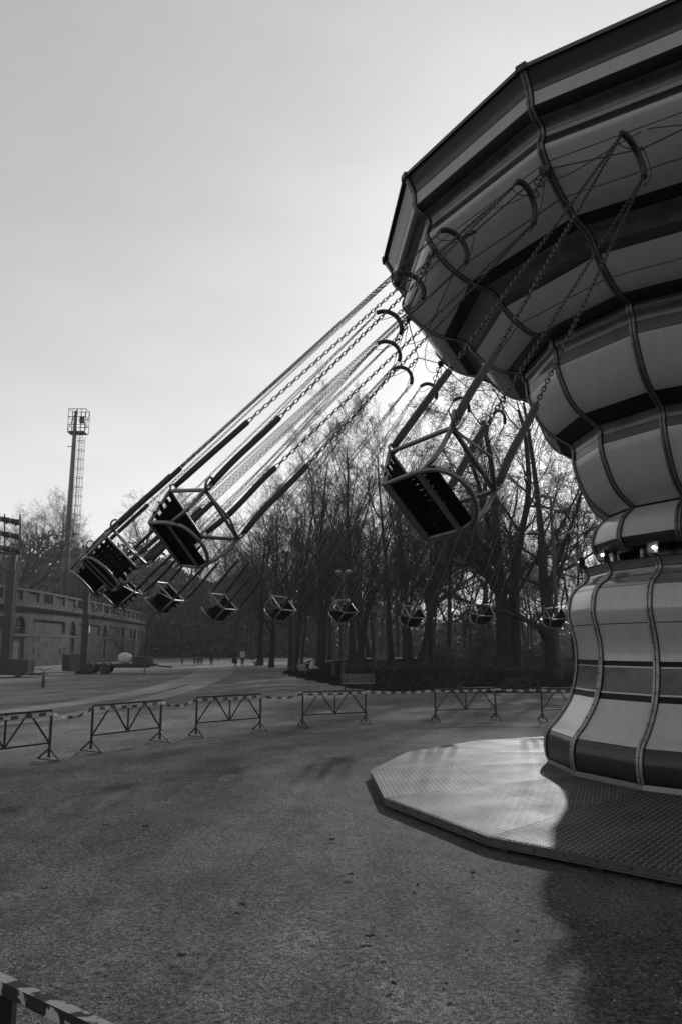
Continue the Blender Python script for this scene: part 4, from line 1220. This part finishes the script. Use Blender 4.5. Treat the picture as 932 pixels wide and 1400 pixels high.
mb.tube([(-.8, -.7, top + .4), (.6, -.7, top + 4.1)], .05, 5); mb.tube([(2.0, -.7, top + .4), (2.0, 1.1, top + 4.1)], .05, 5)
mb.build('cage', 'steel_dark', mast)
mb = MB(); mb.box((1.4, -.4, top + 2.3), (.8, .5, 1.0)); mb.build('cabinet', 'steel_dark', mast)
mb = MB()
for x in (.95, 1.45): mb.tube([(x, -.3, 2), (x + .1, -.3, top + .2)], .04, 5)
z = 2.3
while z < top: mb.tube([(.95, -.3, z), (1.5, -.3, z)], .025, 4); z += .45
mb.build('ladder', 'galv', mast)
mb = MB(); z = 5
while z < top:
    mb.ring((1.45, -.45, z), (0, 0, 1), .62, .035, 10, 4); z += 1.5
for a in (0, 1.2, 2.4, 3.6, 4.8): mb.tube([(1.45 + .62 * math.cos(a), -.45 + .62 * math.sin(a), 5), (1.45 + .62 * math.cos(a), -.45 + .62 * math.sin(a), top - .5)], .025, 4)
mb.build('ladder_cage', 'galv', mast)
mb = MB(); mb.tube([(-.9, 0, top - 2.0), (0.1, 0, top - 2.0)], .07, 5); mb.build('bracket', 'steel_dark', mast)

# mobile floodlight mast on its trailer at the far left
FX = unproj(10, 926); fm_ = empty('floodlight_trailer', (FX.x - .2, FX.y, 0), 0, 'mobile floodlight mast with three lamp rows on a dark trailer at the left edge', 'floodlight mast')
mb = MB(); mb.box((0, 0, 4.6), (.70, .6, 8.2)); mb.box((.05, 0, 9.2), (.45, .45, 2.2)); mb.build('mast', 'steel_dark', fm_)
mb = MB(); mb.tube([(.50, -.35, 1.2), (.50, -.35, 9.4)], .10, 8); mb.build('hydraulic_tube', 'galv', fm_)
mb = MB(); mb.box((.8, 0, .9), (2.6, 1.4, 1.1)); mb.box((-1.6, 0, .8), (1.4, 1.3, .9)); mb.build('generator', 'steel_dark', fm_)
mb = MB(); mb.beam((-3, 0, .28), (3.2, 0, .28), 1.2, .16); mb.beam((2.2, .6, .28), (2.2, -1.4, .28), .15, .12); mb.build('chassis', 'steel_dark', fm_)
for x in (-1.4, 1.4):
    mb = MB(); mb.lathe([(.30, -.1), (.34, -.06), (.34, .06), (.30, .1)], (x, -.75, .34), 16, (0, 1, 0)); mb.build('wheel', 'rubber', fm_)
mb = MB()
for x in (-1.5, -.75, .55): mb.tube([(x, 0, 10.0), (x - .28, 0, 13.4)], .07, 6)
mb.tube([(-1.5, 0, 10.2), (.6, 0, 10.0)], .08, 6); mb.build('lamp_frame', 'steel_dark', fm_)
rk = Euler((R(-24), R(9), 0)).to_matrix()
for r_ in range(3):
    for c_ in range(4):
        c = Vector((-2.15 + .80 * c_ - .12 * r_, -.15, 10.75 + 1.22 * r_ - .16 * c_))
        mb = MB(); mb.box(c, (.72, .50, .26), rk); mb.box(c + rk @ Vector((0, .08, .17)), (.46, .28, .10), rk); mb.box(c + rk @ Vector((0, .30, 0)), (.10, .14, .40), rk)
        lo_ = mb.build('floodlight', 'steel_dark', fm_)
        mb = MB(); mb.box(c + rk @ Vector((0, -.255, -.01)), (.62, .012, .20), rk); mb.build('lamp_glass', 'window_dark', lo_)
        mb = MB(); mb.box(c + rk @ Vector((0, -.10, .138)), (.66, .22, .012), rk); mb.build('glint_plate', 'galv', lo_)  # pale plate added along the lamp top as its bright glint

# steel post by the wall
pp = unproj(113, 921)
post = empty('steel_post', (pp.x, pp.y, 0), 0, 'thick dark steel post standing in front of the wall behind the trailer', 'post')
mb = MB(); mb.box((0, 0, 4.0), (.46, .46, 8.0)); mb.build('column', 'steel_dark', post)
mb = MB(); mb.box((.30, 0, 2.7), (.12, .12, 5.4)); mb.build('conduit', 'galv', post)
mb = MB(); mb.box((0, 0, .15), (1.0, 1.0, .3)); mb.build('base', 'steel_dark', post)

# flatbed trailer with wrapped round load
tp = unproj(160, 921)
tl = empty('flatbed_trailer', (tp.x, tp.y, 0), R(6), 'low two axle flatbed trailer parked along the stone wall', 'trailer')
mb = MB(); mb.box((.3, 0, .82), (6.6, 1.6, .16)); mb.box((.3, -.82, .80), (6.6, .06, .26)); mb.build('deck', 'steel_dark', tl)
mb = MB(); mb.box((.2, 0, .63), (5.5, .8, .18)); mb.beam((3.6, 0, .7), (5.0, 0, .6), .14, .14); mb.build('chassis', 'steel_dark', tl)
for x in (-2.25, -.95):
    for y in (-1.0, 1.0):
        mb = MB(); mb.lathe([(.36, -.12), (.50, -.10), (.52, 0), (.50, .10), (.36, .12)], (x, y, .52), 18, (0, 1, 0)); w_ = mb.build('wheel', 'rubber', tl)
        mb = MB(); mb.lathe([(.34, -.10), (.30, -.13), (.08, -.13)], (x, y, .52), 14, (0, 1, 0)); mb.build('rim', 'steel_dark', w_)
mb = MB(); mb.tube([(2.6, -.8, .9), (2.6, -.8, .04)], .06, 6); mb.box((2.6, -.8, .03), (.3, .3, .05)); mb.build('prop_leg', 'galv', tl)
mb = MB(); mb.box((2.2, .1, 1.23), (1.5, 1.4, .66)); mb.box((3.1, -.2, 1.1), (.3, 1.2, .40)); mb.build('tool_box', 'steel_dark', tl)
ld = empty('wrapped_load', (tp.x + .75, tp.y - .1, .90), 0, 'round white tarpaulin bundle lying on the flatbed trailer', 'bundle')
mb = MB(); mb.sphere((0, -.1, .50), .60, 18, 12, (1.1, .7, .84))
rr_ = random.Random(4)
mb.v = [(x * (1 + rr_.uniform(-.06, .06)), y * (1 + rr_.uniform(-.08, .08)), z * (1 + rr_.uniform(-.05, .05))) for x, y, z in mb.v]
mb.build('wrapping', 'tarp', ld, True)
mb = MB(); mb.ring((0, -.1, .50), (1, .2, .1), .52, .015, 20, 4); mb.build('rope', 'cable', ld)
# bins and crates by the wall
for x, w, h, lb in ((88, 1.3, 1.9, 'dark tilted bin standing by the wall left of the steel post'), (100, 1.5, 2.0, 'grey box cabinet standing against the wall beside the steel post')):
    q = unproj(x, 919)
    b_ = empty('bin' if x == 88 else 'cabinet', (q.x, q.y + 1, 0), R(8), lb, 'bin' if x == 88 else 'cabinet')
    mb = MB(); mb.lathe([(w * .52, .08), (w * .62, h * .8)], n=4); mb.build('body', 'steel_dark' if x == 88 else 'cloth_mid', b_).rotation_euler = (0, R(4 if x == 88 else 0), R(45))
    mb = MB(); mb.lathe([(w * .66, h * .80), (w * .64, h * .87), (w * .3, h * .95)], n=4); mb.build('lid', 'steel_dark' if x == 88 else 'cloth_mid', b_).rotation_euler = (0, R(4 if x == 88 else 0), R(45))

# ------------------------------------------------------------------ lamp posts
def stand(px, Yd, ytop):
    x = (px - 466) / CAM_F * Yd * .985; z = max(0, mound_z(x, Yd))
    return x, z, 2.4 + (884.8 - ytop) / CAM_F * Yd * .985 - z
def globe_lamp(px, Yd, ytop, label):
    x, z, h = stand(px, Yd, ytop)
    t = empty('lamp_post', (x, Yd, z), 0, label, 'lamp post')
    mb = MB(); mb.lathe([(.17, 0), (.17, .5), (.11, .6), (.085, 1.2), (.065, h)], n=10); mb.build('pole', 'steel_dark', t, True)
    mb = MB(); mb.tube([(-.34, 0, h - .05), (-.2, 0, h - .15), (0, 0, h - .18), (.2, 0, h - .15), (.34, 0, h - .05)], .035, 6); mb.build('arm', 'steel_dark', t)
    for s_ in (-1, 1):
        mb = MB(); mb.sphere((s_ * .30, 0, h + .10), .19, 14, 9, (1, 1, .8)); g_ = mb.build('lamp_globe', 'lamp_glass', t, True)
        mb = MB(); mb.lathe([(.14, h - .1), (.10, h - .02), (.12, h + .0)], (s_ * .30, 0, 0), 10); mb.build('collar', 'steel_dark', g_)
globe_lamp(469, 50, 784, 'twin globe lamp post standing behind the park bench')
gx_, zb, hh = stand(762, 46, 682)
t = empty('lamp_post', (gx_, 46, zb), 0, 'tall gooseneck lamp post with banded pole beside the pedestal', 'lamp post')
mb = MB(); mb.lathe([(.20, 0), (.20, .9), (.15, 1.1), (.12, 3.2), (.08, hh)], n=10); mb.build('pole', 'steel_dark', t, True)
mb = MB(); mb.lathe([(.145, 3.3), (.145, 3.9)], n=10); mb.build('sticker_band', 'stone_pale', t)
mb = MB(); mb.lathe([(.225, .9), (.225, 1.3)], n=10); mb.build('base_band', 'stone_dark', t)
for s_ in (-1, 1):
    pts = [(0, 0, hh - 2.3)] + [(s_ * (.6 - .6 * math.cos(a)), 0, hh - 1.75 + 1.3 * math.sin(a)) for a in np.linspace(.15, PI, 9)]
    mb = MB(); mb.tube(pts, .04, 6); ar = mb.build('gooseneck_arm', 'steel_dark', t, True)
    mb = MB(); mb.lathe([(.06, .22), (.16, .14), (.36, .02), (.38, -.06), (.34, -.06), (.30, 0)], (s_ * 1.2, 0, hh - 1.95), 12); mb.build('lamp_shade', 'lamp_glass', ar, True)
mb = MB(); mb.tube([(-.9, 0, hh + .35), (.3, 0, hh + .25)], .05, 6); mb.tube([(0, 0, hh - .1), (0, 0, hh + .3)], .06, 6); mb.box((-.75, 0, hh + .33), (.6, .3, .12)); mb.build('street_lantern', 'steel_dark', t)
for px, Yd, yt, lb in ((456, 58, 838, 'plain dark pole left of the twin globe lamp post'), (402, 74, 812, 'thin hazy pole near the sitting woman'), (512, 68, 842, 'thin pole beside the far path bench')):
    x, z, h = stand(px, Yd, yt)
    t = empty('lamp_post', (x, Yd, z), 0, lb, 'pole')
    mb = MB(); mb.lathe([(.15, 0), (.15, .6), (.10, .7), (.09, h)], n=8); mb.build('pole', 'steel_dark', t)
    mb = MB(); mb.lathe([(.10, h), (.28, h + .12), (.30, h + .2), (.1, h + .38)], n=10); mb.build('lantern', 'steel_dark', t)

# ------------------------------------------------------------------ benches
def bench(loc, rz, label, k=1.0):
    t = empty('park_bench', loc, rz, label, 'bench'); t.scale = (k, k, k)
    for i in range(4):
        mb = MB(); mb.box((0, -.20 + .125 * i, .45), (1.75, .105, .035)); mb.build('seat_slat', 'wood_bench', t)
    for i in range(4):
        mb = MB(); mb.box((0, .31 + .045 * i, .56 + .115 * i), (1.75, .03, .10), Euler((R(-18), 0, 0)).to_matrix()); mb.build('back_slat', 'wood_bench', t)
    for x in (-.68, .68):
        mb = MB(); mb.beam((x, -.22, .43), (x, -.26, 0), .05, .05); mb.beam((x, .22, .43), (x, .32, 0), .05, .05); mb.beam((x, -.25, .41), (x, .30, .41), .05, .05)
        mb.beam((x, .27, .40), (x, .48, .95), .045, .045); mb.beam((x, -.22, .64), (x, .36, .66), .05, .03); mb.beam((x, -.22, .44), (x, -.22, .64), .035, .035)
        mb.build('leg_frame', 'steel_dark', t)
q = unproj(489, 946)
bench((q.x, q.y, 0), R(186), 'empty slatted park bench seen from behind at the edge of the mound')
q = unproj(418, 924); bench((q.x, q.y, 0), R(70), 'dark bench the woman in a pale top is sitting on')
q = unproj(520, 906, .9); bench((q.x, q.y - 6, max(0, mound_z(q.x, q.y - 6))), R(10), 'far pale lit bench beside the path in the trees')

# ------------------------------------------------------------------ people
def skinned(name, verts, edges, radii, mkey, parent, root=0, sub=1):
    me = bpy.data.meshes.new(name); me.from_pydata(verts, edges, []); me.materials.append(M[mkey])
    o = link(name, me, parent)
    sk = o.modifiers.new('skin', 'SKIN'); sk.use_smooth_shade = True
    for v, r_ in zip(me.skin_vertices[0].data, radii): v.radius = (r_, r_) if not hasattr(r_, '__len__') else r_
    for v in me.skin_vertices[0].data: v.use_root = False
    me.skin_vertices[0].data[root].use_root = True
    ss = o.modifiers.new('sub', 'SUBSURF'); ss.levels = sub; ss.render_levels = sub
    return o
def person(loc, heading, label, top='cloth_dark', leg='cloth_dark', stride=.28, k=1.0, arm=.2, seated=False, lean=0.0, coat=False, name='person', hair=True):
    """faces local -y"""
    k *= 1.08; t = empty(name, loc, heading, label, 'person'); t.scale = (k, k, k)
    if not seated:
        hip = .92; kn = [(.10, -stride * .55, .50), (-.10, stride * .15, .49)]; an = [(.10, -stride * .75, .08), (-.10, stride * .9, .12)]; to = [(.11, -stride * .75 - .17, .035), (-.11, stride * .9 - .15, .03)]
    else:
        hip = .50; kn = [(.13, -.44, .50), (-.11, -.45, .51)]; an = [(.13, -.42, .09), (-.11, -.50, .09)]; to = [(.14, -.60, .04), (-.12, -.68, .04)]
    sh = hip + .52; f = -lean
    V = [(0, 0, hip), (0, f * .3, hip + .2), (0, f * .8, hip + .42), (0, f * 1.05, sh + .06), (0, f * 1.2 - .01, sh + .13), (0, f * 1.3 - .03, sh + .22), (0, f * 1.3 - .03, sh + .31)]
    E_ = [(0, 1), (1, 2), (2, 3), (3, 4), (4, 5), (5, 6)]; Rd = [(.15, .11), (.13, .10), (.16, .11), (.10, .08), (.055, .055), (.085, .10), (.07, .085)]
    for i, s_ in enumerate((1, -1)):
        b_ = len(V); sw = arm * (1 if i else -1)
        V += [(s_ * .19, f * .95, sh), (s_ * .23, f * .8 + sw * .4, sh - .28), (s_ * .22, f * .8 + sw - .06 - (.18 if seated else 0), sh - .50 + (.08 if seated else 0)), (s_ * .21, f * .8 + sw - .09 - (.26 if seated else 0), sh - .60 + (.10 if seated else 0))]
        E_ += [(2, b_), (b_, b_ + 1), (b_ + 1, b_ + 2), (b_ + 2, b_ + 3)]; Rd += [.06, .047, .034, .032]
        b_ = len(V)
        V += [(s_ * .10, 0, hip - .06), kn[i], an[i], to[i]]; E_ += [(0, b_), (b_, b_ + 1), (b_ + 1, b_ + 2), (b_ + 2, b_ + 3)]; Rd += [.085, .058, .042, (.045, .03)]
    skinned('body', V, E_, Rd, 'skin', t)
    # clothes follow the body, a little wider
    def cl(idx): return [V[i] for i in idx]
    bot = .62 if coat else hip - .03
    JV = [(0, 0, bot if not seated else hip), V[1], V[2], (0, f, sh + .05), V[7], V[8], V[9], V[15], V[16], V[17]]
    JE = [(0, 1), (1, 2), (2, 3), (2, 4), (4, 5), (5, 6), (2, 7), (7, 8), (8, 9)]
    skinned('jacket', JV, JE, [(.19, .15), (.165, .135), (.185, .14), (.10, .09), .08, .066, .052, .08, .066, .052], top, t)
    skinned('trousers', [(0, 0, hip + .05), V[11], V[12], tuple(Vector(V[13]) + Vector((0, 0, .04))), V[19], V[20], tuple(Vector(V[21]) + Vector((0, 0, .04)))],
            [(0, 1), (1, 2), (2, 3), (0, 4), (4, 5), (5, 6)], [(.16, .13), .105, .078, .06, .105, .078, .06], leg, t)
    for a, b2 in ((13, 14), (21, 22)):
        skinned('shoe', [tuple(Vector(V[a]) + Vector((0, .03, -.03))), V[b2]], [(0, 1)], [.055, (.05, .038)], 'cloth_dark', t)
    hd = Vector(V[5]); mb = MB()
    mb.sphere(hd + Vector((0, .022, .045)), .105, 10, 7, (.92, 1.02, 1.05)); mb.sphere(hd + Vector((0, .06, -.04)), .075, 8, 5)
    mb.build('hair', 'hair', t, True)
    mb = MB(); mb.sphere(hd + Vector((0, -.108, .0)), .016, 6, 4, (.8, 1, 1.3))                       # nose
    for s_ in (-1, 1): mb.sphere(hd + Vector((s_ * .095, .0, .0)), .022, 6, 4, (.5, .8, 1.3))            # ears
    mb.build('face', 'skin', t, True)
    mb = MB()
    for s_ in (-1, 1): mb.sphere(hd + Vector((s_ * .035, -.098, .035)), .011, 6, 4)
    mb.box(hd + Vector((0, -.098, -.045)), (.045, .008, .008)); mb.build('eyes_and_mouth', 'hair', t)
    return t
def gpt(px, py, z=0): q = unproj(px, py, z); return (q.x, q.y, z)
person(gpt(266.5, 909.5), R(190), 'left person of the dark dressed pair at the end of the pale tracks', k=1.0)
person(gpt(271.5, 909), R(175), 'dark dressed person on the right of the pair walking with a child', k=1.05, stride=.2)
person(gpt(275.5, 909.5), R(180), 'small dark dressed child walking beside the pair', k=.56, stride=.2)
person(gpt(289, 910), R(185), 'lone walker in a long dark coat on the pale tracks', k=1.14, coat=True, stride=.22)
person(gpt(322, 911), R(170), 'slim dark dressed walker left of the person in a white jacket', k=1.12, stride=.2)
person(gpt(331.5, 911), R(180), 'person in a short white jacket and dark trousers walking', top='cloth_pale', k=1.14, stride=.24)
q = unproj(425, 924)
person((q.x - .05, q.y + .1, -.02), R(70), 'woman in a pale top sitting bent forward on the bench', top='cloth_pale', k=1.05, seated=True, lean=.22, arm=.05)
person(gpt(249, 908.5), R(160), 'dark figure far off at the edge of the path beyond the wall', k=.85, stride=.1)
# dog
q = unproj(351, 911)
dg = empty('dog', (q.x, q.y, 0), R(0), 'small dark dog trotting to the right behind the walkers', 'dog')
V = [(0, 0, .46), (.22, 0, .47), (.42, 0, .46), (.55, 0, .60), (.66, 0, .68), (.80, 0, .64), (-.22, 0, .47), (-.36, 0, .50), (-.55, 0, .60)]
E_ = [(0, 1), (1, 2), (2, 3), (3, 4), (4, 5), (0, 6), (6, 7), (7, 8)]; Rd = [.11, .12, .14, .075, .085, .04, .10, .06, .02]
for x0, ix, s_, dx in ((.40, 2, 1, .12), (.38, 2, -1, -.08), (-.22, 6, 1, -.10), (-.24, 6, -1, .10)):
    b_ = len(V); hind = x0 < 0
    V += [(x0, s_ * .07, .34), (x0 + dx * .5 + (.07 if hind else 0), s_ * .07, .24), (x0 + dx + (-.05 if hind else 0), s_ * .07, .12), (x0 + dx, s_ * .07, .02)]
    E_ += [(ix, b_), (b_, b_ + 1), (b_ + 1, b_ + 2), (b_ + 2, b_ + 3)]; Rd += [.065, .04, .026, .028]
skinned('body', V, E_, Rd, 'hair', dg)
mb = MB()
for s_ in (-1, 1): mb.add([(.60, s_ * .03, .74), (.66, s_ * .07, .74), (.62, s_ * .06, .86)], [(0, 1, 2), (2, 1, 0)])
mb.build('ear', 'hair', dg)

# ------------------------------------------------------------------ bicycle seen head on
q = unproj(59, 941)
bk = empty('bicycle', (q.x, q.y, 0), R(25), 'dark bicycle parked on its stand on the gravel, seen head on', 'bicycle')
for y, nm in ((-.52, 'front_wheel'), (.52, 'rear_wheel')):
    mb = MB(); mb.ring((0, y, .34), (1, 0, 0), .33, .030, 24, 6); w_ = mb.build(nm, 'rubber', bk, True)
    mb = MB()
    for i in range(12):
        a = 2 * PI * i / 12; mb.tube([(0, y, .34), (0, y + .31 * math.cos(a), .34 + .31 * math.sin(a))], .004, 3)
    mb.build('spokes', 'chrome', w_)
    mb = MB(); pts = [(0, y + .37 * math.cos(a), .34 + .37 * math.sin(a)) for a in np.linspace(.1, 2.9, 12)]
    mb.tube(pts, .03, 6); mb.build('mudguard', 'steel_dark', w_)
mb = MB()
for s_ in (-1, 1): mb.tube([(s_ * .05, -.52, .34), (s_ * .05, -.42, .72), (0, -.38, .78)], .014, 6)
mb.tube([(0, -.40, .72), (0, -.33, 1.0)], .022, 8); mb.tube([(0, -.38, .76), (0, .10, .30), (0, .52, .34)], .022, 8); mb.tube([(0, .08, .30), (0, .22, .86)], .02, 8); mb.tube([(0, .52, .34), (0, .18, .70)], .014, 6)
mb.build('frame', 'steel_dark', bk)
mb = MB(); mb.tube([(-.44, -.22, 1.12), (-.26, -.32, 1.13), (0, -.34, 1.04), (.26, -.32, 1.13), (.44, -.22, 1.12)], .026, 6); mb.build('handlebar', 'steel_dark', bk)
mb = MB(); mb.lathe([(.03, -.06), (.08, 0), (.085, .05), (.07, .055)], (0, -.48, .90), 10, (0, -1, 0)); mb.build('headlamp', 'chrome', bk)
mb = MB(); mb.sphere((0, .24, .90), .12, 10, 6, (.9, 1.2, .5)); mb.build('saddle', 'rubber', bk, True)
mb = MB(); mb.tube([(-.14, .1, .20), (.14, .1, .36)], .012, 5); mb.box((-.19, .1, .19), (.10, .08, .03)); mb.box((.19, .1, .37), (.10, .08, .03)); mb.build('pedals', 'chrome', bk)
mb = MB(); mb.tube([(.02, .2, .30), (-.20, .26, .0)], .012, 5); mb.build('kickstand', 'steel_dark', bk)

# ------------------------------------------------------------------ litter on the gravel
rg = np.random.default_rng(12)
def pebbles(n, x0, x1, y0, y1, s0, s1):
    x, y = rg.uniform(x0, x1, n), y0 + (y1 - y0) * rg.random(n) ** 1.7
    keep = np.hypot(x - 7.26, y - 13.7) > 7.0; x, y = x[keep], y[keep]; n = len(x)
    s = s0 + (s1 - s0) * rg.random(n) ** 5
    base_ = np.array([(1, 0, 0), (0, 1, 0), (-1, 0, 0), (0, -1, 0), (0, 0, .8), (0, 0, -.4)])
    P = base_[None] * s[:, None, None] * rg.uniform(.6, 1.3, (n, 6, 3))
    z = near_relief(x, y)
    V = P + np.stack([x, y, z + s * .25], -1)[:, None]
    f1 = np.array([(0, 1, 4), (1, 2, 4), (2, 3, 4), (3, 0, 4), (1, 0, 5), (2, 1, 5), (3, 2, 5), (0, 3, 5)])
    F = (f1[None] + np.arange(n)[:, None, None] * 6).reshape(-1, 3)
    return V.reshape(-1, 3), F
V, F = pebbles(26000, -9, 9, 3.2, 24, .003, .016)
tag(link('pebbles', np_mesh('pebbles', V, F, 'pebble', False)), 'small stones scattered over the gravel', 'pebbles', None, 'stuff')
def leaf_litter(px, py, s, seed, label, nm='dead_leaf'):
    q = unproj(px, py); rr = random.Random(seed); mb = MB()
    for k in range(rr.randint(2, 4)):
        c = Vector((rr.uniform(-s, s), rr.uniform(-s, s) * .5, .012)); a = rr.uniform(0, 6.28); L_ = s * rr.uniform(.6, 1.1); W_ = L_ * rr.uniform(.3, .5)
        d = Vector((math.cos(a), math.sin(a), 0)); n_ = Vector((-d.y, d.x, 0))
        pts = [c - d * L_, c - d * L_ * .3 + n_ * W_ + Vector((0, 0, .02)), c + d * L_ * .5 + n_ * W_ * .8 + Vector((0, 0, .03)), c + d * L_ + Vector((0, 0, .008)), c + d * L_ * .4 - n_ * W_ + Vector((0, 0, .02)), c - d * L_ * .4 - n_ * W_ * .7 + Vector((0, 0, .012))]
        m_ = c + Vector((0, 0, .004))
        mb.add(pts + [m_], [(i, (i + 1) % 6, 6) for i in range(6)])
    o = mb.build(nm, 'leaf'); o.location = (q.x, q.y, 0)
    return tag(o, label, 'dead leaf', 'dead leaves lying on the gravel')
leaf_litter(706, 1279, .045, 1, 'dark curled dead leaf on the gravel, the largest one in front')
leaf_litter(648, 1196, .035, 2, 'dead leaf just below the lit part of the platform rim')
for i, (px, py) in enumerate(((478, 1198), (20, 1128), (60, 1218), (145, 1130), (200, 1132), (505, 1284), (534, 1349), (570, 1213), (808, 1182), (835, 1325), (913, 1212), (905, 1228), (380, 1208), (455, 1150), (330, 1240), (250, 1310))):
    leaf_litter(px, py, .028, 20 + i, 'small dark dead leaf lying on the gravel')

# ------------------------------------------------------------------ haze
hz = MB(); hz.box((0, 0, 19.5), (1240, 1240, 41.5))
hm = bpy.data.materials.new('haze'); hm.use_nodes = True
n, l = hm.node_tree.nodes, hm.node_tree.links
n.remove(n['Principled BSDF'])
pv = n.new('ShaderNodeVolumePrincipled'); pv.inputs['Color'].default_value = (.92, .92, .92, 1); pv.inputs['Density'].default_value = 0.0003
pv.inputs['Anisotropy'].default_value = 0.2
l.new(pv.outputs[0], n['Material Output'].inputs['Volume'])
ho = hz.build('haze', hm); tag(ho, kind='stuff')
